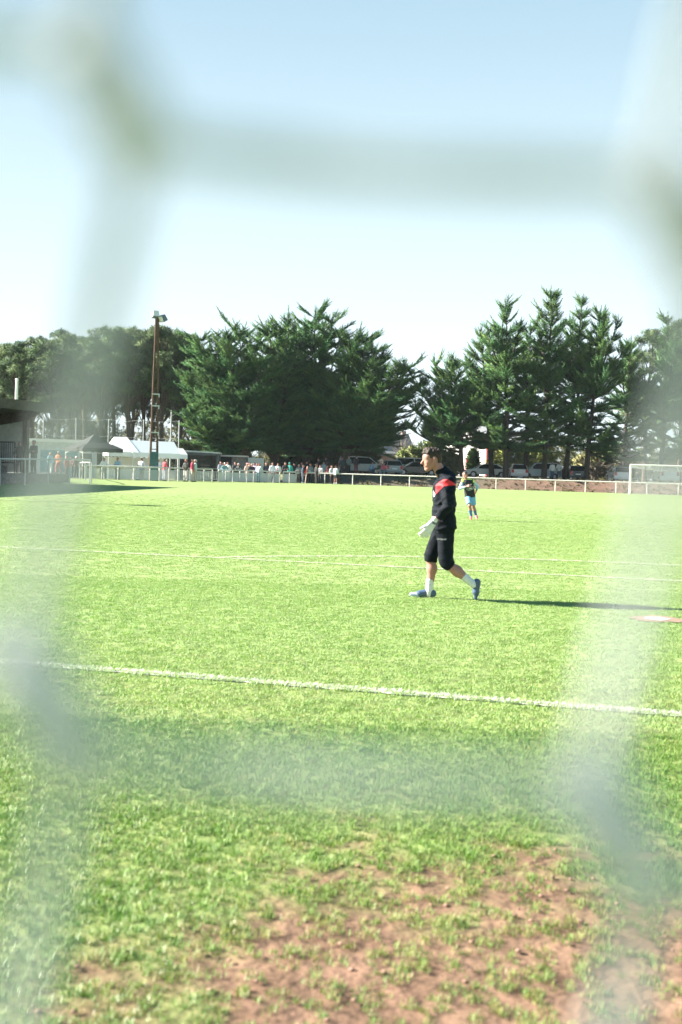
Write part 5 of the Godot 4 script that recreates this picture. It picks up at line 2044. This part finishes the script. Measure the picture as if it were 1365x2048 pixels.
	var bright := func(q: Vector3) -> int:
		var l := q - sh
		if l.y > 0.065 and absf(l.x) < 0.13:
			return 1
		return 1 if absf(l.x) > 0.165 and absf(l.x) < 0.235 and l.y > -0.03 else 0
	put(blob_mesh([wrinkle(top, 0.005, 4.0)], bright, 0), "training_top", navy, o)
	put(blob_mesh([wrinkle(top, 0.005, 4.0)], bright, 1), "fluorescent_trim", fluo, o)
	# oval sponsor mark and two small badges on the chest
	var ring := MB.new()
	var c0 := sh.lerp(hip, 0.50) + Vector3(0.03, 0.0, 0.142)
	for i in 28:
		var a := TAU * i / 28.0
		var b := TAU * (i + 1) / 28.0
		ring.bar(c0 + Vector3(cos(a) * 0.125, sin(a) * 0.05 + cos(a) * 0.03, -0.022 * cos(a) * cos(a)), c0 + Vector3(cos(b) * 0.125, sin(b) * 0.05 + cos(b) * 0.03, -0.022 * cos(b) * cos(b)), 0.012, 0.006, Vector3(0, 0, 1))
	ring.box(c0, Vector3(0.13, 0.03, 0.006), Basis(Vector3.BACK, 0.22))
	put(ring, "sponsor_mark", mat(0.62, 0.66, 0.64, 0.6), o)
	for x in [[-0.09, 0.05, 0.012], [0.09, 0.035, 0.045]]:
		var bd := MB.new()
		bd.box(sh + Vector3(x[0], -0.10, 0.137), Vector3(x[1], x[2], 0.006))
		put(bd, "badge", mat(0.6, 0.66, 0.66, 0.6), o)
	put(blob_mesh([wrinkle(blob([
		[hip + Vector3(-0.06, 0.02, 0), hip + Vector3(-0.07, -0.05, 0), 0.112, 0.112], [hip + Vector3(0.06, 0.02, 0), hip + Vector3(0.07, -0.05, 0), 0.112, 0.112],
		[hip + Vector3(-0.07, -0.04, 0), hip.lerp(ka, 0.86) + Vector3(-0.01, 0, 0), 0.112, 0.098, 2], [hip + Vector3(0.07, -0.04, 0), hip.lerp(kb, 0.86) + Vector3(0.01, 0, 0), 0.112, 0.098, 2]], 0.013, 0.025), 0.004, 4.0)]), "shorts", sky_, o)
	for q in [[ka, aa], [kb, ab]]:
		put(blob_mesh([blob([[q[0].lerp(q[1], 0.3), q[0].lerp(q[1], 0.5), 0.060, 0.059, 1], [q[0].lerp(q[1], 0.5), q[1], 0.059, 0.042], [q[1], q[1] - Vector3(0, 0.05, 0), 0.042, 0.04]], 0.011, 0.02)]), "sock", mat(0.05, 0.15, 0.36, 0.7), o)
	var coral := mat(0.72, 0.10, 0.13, 0.45)
	put(blob_mesh([blob(boot(Vector3(-0.055, 0.05, 0.03), Vector3(-0.075, 0.012, 0.28), Vector3(0, 0.98, 0.15).normalized(), aa + Vector3(0, -0.02, 0)), 0.009, 0.02)]), "boot", coral, o)
	put(blob_mesh([blob(boot(Vector3(0.15, 0.16, -0.26), Vector3(0.175, 0.012, -0.04), Vector3(0, 0.6, 0.8).normalized(), ab + Vector3(0, -0.01, 0)), 0.009, 0.02)]), "boot", coral, o)


var poses := []


func make_poses() -> void:
	# 0 arms down, 1 leaning on a rail, 2 hand at the face, 3 striding, 4 arms folded, 5 crouching on a low seat
	for k in 6:
		var hip := Vector3(0, 0.93, 0)
		var sh := Vector3(0, 1.42, 0.0)
		var hc := Vector3(0, 1.64, 0.02)
		var kl := Vector3(-0.10, 0.50, 0.03)
		var kr := Vector3(0.10, 0.50, 0.03)
		var al := Vector3(-0.12, 0.08, 0)
		var ar := Vector3(0.12, 0.08, 0)
		var el := Vector3(-0.27, 1.14, -0.02)
		var er := Vector3(0.27, 1.14, -0.02)
		var hl := Vector3(-0.26, 0.88, 0.08)
		var hr := Vector3(0.26, 0.88, 0.08)
		if k == 1:
			sh = Vector3(0, 1.38, 0.10); hc = Vector3(0, 1.58, 0.18); el = Vector3(-0.30, 1.13, 0.20); er = Vector3(0.30, 1.13, 0.20); hl = Vector3(-0.12, 1.06, 0.40); hr = Vector3(0.12, 1.06, 0.40)
		elif k == 2:
			er = Vector3(0.25, 1.16, 0.14); hr = Vector3(0.10, 1.46, 0.20); hl = Vector3(-0.10, 1.08, 0.24); el = Vector3(-0.27, 1.13, 0.04)
		elif k == 3:
			kl = Vector3(-0.09, 0.50, 0.17); al = Vector3(-0.09, 0.09, 0.24); kr = Vector3(0.09, 0.49, -0.03); ar = Vector3(0.09, 0.12, -0.27); hl = Vector3(-0.24, 0.92, -0.12); hr = Vector3(0.24, 0.95, 0.22)
		elif k == 4:
			el = Vector3(-0.26, 1.13, 0.08); er = Vector3(0.26, 1.13, 0.08); hl = Vector3(0.10, 1.16, 0.20); hr = Vector3(-0.10, 1.12, 0.21)
		elif k == 5:
			hip = Vector3(0, 0.46, -0.1); sh = Vector3(0, 0.92, 0.08); hc = Vector3(0, 1.13, 0.15); kl = Vector3(-0.15, 0.50, 0.30); kr = Vector3(0.15, 0.50, 0.30); al = Vector3(-0.14, 0.08, 0.26); ar = Vector3(0.14, 0.08, 0.26)
			el = Vector3(-0.26, 0.68, 0.14); er = Vector3(0.26, 0.68, 0.14); hl = Vector3(-0.08, 0.60, 0.36); hr = Vector3(0.08, 0.60, 0.36)
		var n := Vector3(0, 0, 1)
		var body := [
			[sh + Vector3(-0.06, -0.05, 0), hip + Vector3(-0.05, 0, 0), 0.095, 0.10], [sh + Vector3(0.06, -0.05, 0), hip + Vector3(0.05, 0, 0), 0.095, 0.10],
			[sh + Vector3(-0.16, 0, 0), sh + Vector3(0.16, 0, 0), 0.055, 0.055], [sh, hc - Vector3(0, 0.07, 0), 0.055, 0.052],
			[hip + Vector3(-0.09, 0, 0), kl, 0.088, 0.06], [kl, al, 0.058, 0.038], [hip + Vector3(0.09, 0, 0), kr, 0.088, 0.06], [kr, ar, 0.058, 0.038],
			[sh + Vector3(-0.18, -0.01, 0), el, 0.052, 0.042], [el, hl, 0.042, 0.03], [sh + Vector3(0.18, -0.01, 0), er, 0.052, 0.042], [er, hr, 0.042, 0.03],
		]
		var f := Vector3(0, -0.08, 1).normalized()
		var u := Vector3(0, 1, 0.08).normalized()
		var d := {}
		var hnd := []
		for q in [[el, hl, -1.0], [er, hr, 1.0]]:
			var w: Vector3 = (q[1] - q[0]).normalized()
			var ac := (n - w * w.dot(n)).normalized()
			if ac.length() < 0.3:
				ac = Vector3.UP
			hnd.append(blob(hand_bones(q[1], w, w.cross(ac) * q[2], ac, 1.0, 0.6), 0.0085, 0.01))
		d.body = blob_mesh([blob(body, 0.022, 0.035), blob(head_bones(hc, f, u, 1.05), 0.0095, 0.02)] + hnd)
		d.hair = blob_mesh([blob([[hc - f * 0.05 + u * 0.05, hc + f * 0.035 + u * 0.07, 0.078, 0.064], [hc - f * 0.06 - u * 0.02, hc - f * 0.05 + u * 0.04, 0.062, 0.07]], 0.014, 0.02)])
		d.long_hair = blob_mesh([blob([[hc - f * 0.05 + u * 0.05, hc + f * 0.035 + u * 0.07, 0.080, 0.066], [hc - f * 0.06 - u * 0.10, hc - f * 0.05 + u * 0.04, 0.07, 0.075], [hc - f * 0.03 - u * 0.16, hc - f * 0.05 - u * 0.05, 0.07, 0.075]], 0.014, 0.02)])
		d.top = blob_mesh([wrinkle(blob([
			[sh + Vector3(-0.07, -0.05, 0), sh.lerp(hip, 0.6) + Vector3(-0.06, 0, 0), 0.115, 0.115], [sh + Vector3(0.07, -0.05, 0), sh.lerp(hip, 0.6) + Vector3(0.06, 0, 0), 0.115, 0.115],
			[sh.lerp(hip, 0.55) + Vector3(-0.06, 0, 0), hip + Vector3(-0.06, -0.06, 0), 0.115, 0.128, 2], [sh.lerp(hip, 0.55) + Vector3(0.06, 0, 0), hip + Vector3(0.06, -0.06, 0), 0.115, 0.128, 2],
			[sh + Vector3(-0.16, 0, 0), sh + Vector3(0.16, 0, 0), 0.072, 0.072], [sh + Vector3(-0.18, -0.01, 0), el, 0.068, 0.058], [el, el.lerp(hl, 0.9), 0.056, 0.044, 2], [sh + Vector3(0.18, -0.01, 0), er, 0.068, 0.058], [er, er.lerp(hr, 0.9), 0.056, 0.044, 2],
			[sh + Vector3(0, 0.01, 0), sh + Vector3(0, 0.085, 0.01), 0.08, 0.066, 2]], 0.02, 0.03), 0.006, 3.5)])
		var legs := []
		for q in [[-0.09, kl, al], [0.09, kr, ar]]:
			legs += [[hip + Vector3(q[0] * 0.7, 0.06, 0), hip + Vector3(q[0], -0.06, 0), 0.108, 0.108], [hip + Vector3(q[0], -0.02, 0), q[1], 0.105, 0.08], [q[1], q[2] + Vector3(0, 0.01, 0), 0.078, 0.062, 2]]
		d.trousers = blob_mesh([blob(legs, 0.02, 0.025)])
		var brief := []
		for q in [[-0.09, kl], [0.09, kr]]:
			brief += [[hip + Vector3(q[0] * 0.7, 0.06, 0), hip + Vector3(q[0], -0.06, 0), 0.108, 0.108], [hip + Vector3(q[0], -0.02, 0), hip.lerp(q[1], 0.85) + Vector3(q[0] * 0.2, 0, 0), 0.105, 0.09, 2]]
		d.shorts = blob_mesh([blob(brief, 0.02, 0.025)])
		var shoes := []
		for q in [al, ar]:
			shoes.append(blob([[q + Vector3(0, -0.035, -0.05), q + Vector3(0, -0.04, 0.14), 0.042, 0.036], [q + Vector3(0, -0.02, -0.02), q + Vector3(0, 0.03, -0.01), 0.046, 0.045]], 0.016, 0.02))
		d.shoes = blob_mesh(shoes)
		poses.append(d)


var cloth_mats := {}


func dye(c: Color) -> StandardMaterial3D:
	var key := c.to_html()
	if not cloth_mats.has(key):
		var m := mat(c.r, c.g, c.b, 0.8)
		cloth_mats[key] = m
	return cloth_mats[key]


func person(at_: Vector3, turn: float, k: float, pose: int, top: Color, low: Color, hair: Color, label: String, opts := "") -> void:
	var o := thing("person", at_, turn, label, "person", "spectators around the pitch")
	o.scale = Vector3.ONE * k
	var d: Dictionary = poses[pose]
	put(d.body, "body", M.skin, o)
	put(d.top, "top", dye(top), o)
	put(d.shorts if "s" in opts else d.trousers, "shorts" if "s" in opts else "trousers", dye(low), o)
	put(d.long_hair if "l" in opts else d.hair, "cap" if "c" in opts else "hair", dye(hair), o)
	put(d.shoes, "shoe", dye(Color(0.7, 0.7, 0.7) if "w" in opts else Color(0.04, 0.04, 0.045)), o)


func build_crowd() -> void:
	make_poses()
	var dk := Color(0.02, 0.022, 0.026)
	var br := Color(0.06, 0.035, 0.02)
	var bl := Color(0.02, 0.015, 0.012)
	var gr := Color(0.55, 0.54, 0.52)
	var fair := Color(0.28, 0.19, 0.09)
	var wh := Color(0.72, 0.73, 0.73)
	var jean := Color(0.05, 0.09, 0.17)
	var beige := Color(0.50, 0.44, 0.36)
	# [column, distance, turn, size, pose, top, legs, hair, options, label]
	var list := [
		[283, 97.5, 2.9, 1.02, 0, wh, Color(0.25, 0.27, 0.3), br, "sw", "spectator in a white T-shirt and shorts left of the teal mast foot"],
		[275, 97.0, 2.6, 0.66, 0, Color(0.7, 0.6, 0.6), Color(0.6, 0.6, 0.62), fair, "", "small fair-haired child beside the white T-shirted spectator"],
		[316, 98.5, 0.6, 1.0, 4, wh, dk, gr, "", "grey-haired spectator in white peeping out right of the teal mast foot"],
		[329, 97.0, 2.4, 1.0, 2, Color(0.45, 0.06, 0.08), Color(0.4, 0.42, 0.46), br, "", "spectator in a red top and grey trousers right of the mast"],
		[208, 95.6, 0.2, 1.0, 1, wh, dk, bl, "", "person in a white shirt bending over the table under the gazebo"],
		[235, 96.5, -0.4, 1.0, 4, Color(0.35, 0.5, 0.6), dk, br, "", "person in a pale blue shirt at the right end of the table"],
		[133, 95.0, 1.2, 1.0, 0, Color(0.35, 0.10, 0.10), dk, br, "", "spectator in a brick red top by the gazebo's left leg"],
		[143, 97.5, -0.6, 0.98, 4, Color(0.30, 0.12, 0.12), jean, br, "l", "long-haired spectator in a maroon top under the gazebo"],
		[152, 96.0, 0.8, 1.0, 2, Color(0.16, 0.10, 0.09), dk, wh, "c", "spectator in a white cap under the gazebo"],
		[168, 98.5, -0.9, 1.0, 0, dk, dk, bl, "", "dark-clothed helper standing behind the table under the gazebo"],
		[372, 95.5, -0.5, 1.02, 2, Color(0.035, 0.045, 0.04), Color(0.45, 0.45, 0.43), fair, "", "spectator in a dark jacket raising a hand to the face left of the crimson one"],
		[384.5, 95.0, 1.7, 1.02, 0, Color(0.42, 0.03, 0.08), beige, br, "", "spectator in a crimson top and beige trousers at the barrier"],
		[391, 95.2, -1.4, 1.0, 4, Color(0.42, 0.58, 0.54), beige, gr, "", "white-haired spectator in a mint top beside the crimson one"],
		[441, 106.0, 0.7, 1.0, 2, Color(0.30, 0.32, 0.36), dk, br, "l", "long-haired spectator in grey at the doorway of the block shed"],
		[449, 105.2, 0.2, 0.98, 1, Color(0.10, 0.22, 0.24), Color(0.3, 0.3, 0.3), wh, "", "white-haired spectator in a teal jacket leaning on the barrier"],
		[455.5, 106.5, -0.3, 1.0, 0, wh, Color(0.4, 0.4, 0.4), bl, "", "spectator in a white shirt and sunglasses behind the teal jacket"],
		[470, 107.2, 0.4, 1.0, 4, Color(0.05, 0.06, 0.06), dk, br, "", "spectator in a charcoal jacket, first of the dark pair in front of the block shed"],
		[479, 107.0, -0.5, 0.97, 1, Color(0.03, 0.045, 0.045), dk, wh, "c", "spectator in a dark jacket and white cap, second of the dark pair"],
		[494, 108.3, 0.9, 0.98, 0, Color(0.55, 0.40, 0.34), beige, Color(0.5, 0.2, 0.2), "c", "spectator in beige with a pink cap at the middle of the solid panels"],
		[499, 108.8, 0.2, 1.0, 4, Color(0.52, 0.46, 0.34), dk, bl, "", "spectator in a cream jacket beside the pink cap"],
		[504.5, 108.4, -0.2, 0.98, 1, Color(0.025, 0.025, 0.035), dk, wh, "", "white-haired spectator in a black jacket with folded arms at the panels"],
		[509, 109.4, -0.8, 1.0, 0, Color(0.36, 0.30, 0.44), dk, br, "", "spectator in lilac half hidden behind the black jacket"],
		[517, 107.6, 2.7, 0.99, 1, Color(0.55, 0.62, 0.68), Color(0.22, 0.32, 0.34), Color(0.30, 0.09, 0.05), "", "red-haired spectator in a pale blue top standing in front of the panels"],
		[514, 111.5, 0.3, 1.0, 0, Color(0.05, 0.05, 0.05), dk, bl, "", "dark figure behind the red-haired spectator"],
		[532, 111.8, 0.5, 1.04, 4, Color(0.018, 0.028, 0.04), dk, br, "", "spectator in a navy jacket in front of the forked trunk"],
		[545, 110.2, 0.3, 1.04, 3, Color(0.68, 0.70, 0.76), Color(0.02, 0.02, 0.03), br, "", "spectator in a white shirt and dark trousers walking through the barrier gap"],
		[556, 112.0, -0.2, 1.03, 0, wh, wh, br, "", "spectator all in white beside the barrier gap"],
		[553.5, 111.2, 0.4, 0.76, 4, Color(0.07, 0.03, 0.03), dk, bl, "", "child in a maroon jacket in front of the white spectator"],
		[570.5, 113.6, 0.2, 1.1, 4, Color(0.02, 0.025, 0.028), dk, bl, "", "bearded spectator in a black coat at the gate"],
		[579, 114.5, 2.9, 1.1, 0, Color(0.03, 0.32, 0.26), dk, Color(0.03, 0.32, 0.26), "c", "hooded spectator in a bright green jacket seen from behind"],
		[588, 115.5, 0.6, 1.06, 0, dk, dk, bl, "", "spectator in black just right of the green jacket"],
		[597.5, 114.8, -0.3, 1.0, 4, Color(0.20, 0.23, 0.22), dk, gr, "", "grey-topped spectator with pale hair left of the red flag"],
		[606, 112.6, 1.5, 0.98, 0, Color(0.05, 0.07, 0.12), Color(0.10, 0.13, 0.20), br, "w", "substitute in a navy tracksuit standing sideways left of the red flag"],
		[603, 117.5, 0.2, 1.08, 4, Color(0.03, 0.03, 0.05), dk, bl, "", "tall shaded spectator behind the navy substitute"],
		[621, 116.0, -0.4, 1.05, 0, Color(0.14, 0.19, 0.20), dk, br, "", "spectator in dull teal right behind the red flag"],
		[613, 118.4, 0.9, 1.04, 4, dk, dk, bl, "", "shaded spectator in black above the red flag"],
		[632.5, 113.2, 2.0, 1.04, 0, Color(0.018, 0.018, 0.02), Color(0.018, 0.018, 0.02), br, "", "person all in black leaning on the rail right of the red flag"],
		[641, 115.5, -0.5, 1.0, 4, Color(0.55, 0.55, 0.55), dk, bl, "", "spectator in a pale grey top right of the person all in black"],
		[647, 117.0, 0.3, 1.05, 0, Color(0.20, 0.28, 0.31), jean, bl, "", "spectator in slate blue under the trees"],
		[636, 119.0, 0.8, 1.06, 0, Color(0.04, 0.03, 0.03), dk, br, "", "tall dark spectator behind the pale grey top"],
		[655, 115.8, -0.9, 0.97, 2, Color(0.25, 0.07, 0.07), dk, bl, "", "spectator in dark red in the shade of the big trunk"],
		[651, 120.0, 0.0, 1.05, 4, Color(0.025, 0.03, 0.035), dk, bl, "", "shaded spectator in charcoal behind the slate blue one"],
		[663, 114.8, 1.0, 1.0, 0, Color(0.50, 0.55, 0.56), dk, bl, "", "spectator in a white and grey jacket with a strap left of the bare-legged one"],
		[671.5, 114.0, 2.6, 1.0, 4, Color(0.56, 0.60, 0.64), Color(0.015, 0.015, 0.017), br, "sw", "bare-legged person in a pale hoodie and black shorts at the rail"],
		[684, 118.0, -0.3, 1.05, 0, Color(0.03, 0.035, 0.04), dk, bl, "", "shaded spectator between the pale hoodie and the silver people carrier"],
		[697, 119.0, 0.5, 1.02, 4, Color(0.12, 0.16, 0.17), dk, bl, "", "spectator in grey green just left of the silver people carrier"],
		[712, 119.8, 0.3, 1.02, 0, Color(0.03, 0.02, 0.03), Color(0.16, 0.05, 0.06), br, "w", "person in black in front of the silver people carrier"],
		[757, 117.6, 0.9, 0.98, 5, Color(0.035, 0.05, 0.045), Color(0.30, 0.25, 0.20), br, "", "person in dark green crouching on the bank below the brick house"],
		[742, 118.0, 2.2, 0.98, 5, Color(0.16, 0.24, 0.36), Color(0.05, 0.08, 0.14), br, "", "person in a blue top crouching on the bank at the people carrier's nose"],
		[768, 117.4, -0.4, 1.0, 5, Color(0.45, 0.09, 0.13), Color(0.10, 0.18, 0.24), br, "w", "person in red with white shoes sitting on the bank by the grey hatchback"],
		[1104.5, 120.0, 0.2, 1.0, 0, wh, jean, gr, "", "left of the two grey-haired spectators in white by the pale blue car"],
		[1118, 120.2, -0.2, 1.02, 4, Color(0.58, 0.60, 0.60), Color(0.07, 0.09, 0.13), gr, "", "right of the two grey-haired spectators in white by the pale blue car"],
	]
	for q in list:
		person(base(q[0], q[1]), q[2], q[3], q[4], q[5], q[6], q[7], q[9], q[8])
	# on the grandstand's plinth
	var pl := [
		[-35.5, 61.2, 0.4, 1.02, 0, Color(0.03, 0.032, 0.034), dk, bl, "", "left of the two dark-clothed spectators standing under the grandstand roof"],
		[-35.6, 63.0, -0.5, 1.1, 4, Color(0.022, 0.023, 0.025), dk, bl, "", "tall dark spectator standing at the end of the grandstand"],
		[-35.3, 64.4, 0.9, 0.72, 0, Color(0.42, 0.60, 0.66), wh, fair, "", "child in pale blue and white at the grandstand railing"],
		[-35.4, 65.6, -0.3, 0.78, 3, Color(0.6, 0.22, 0.10), Color(0.4, 0.12, 0.12), wh, "c", "child in orange with a white cap at the grandstand railing"],
	]
	for q in pl:
		var p := pf(q[0], q[1])
		p.y = 0.97
		person(p, q[2], q[3], q[4], q[5], q[6], q[7], q[9], q[8])
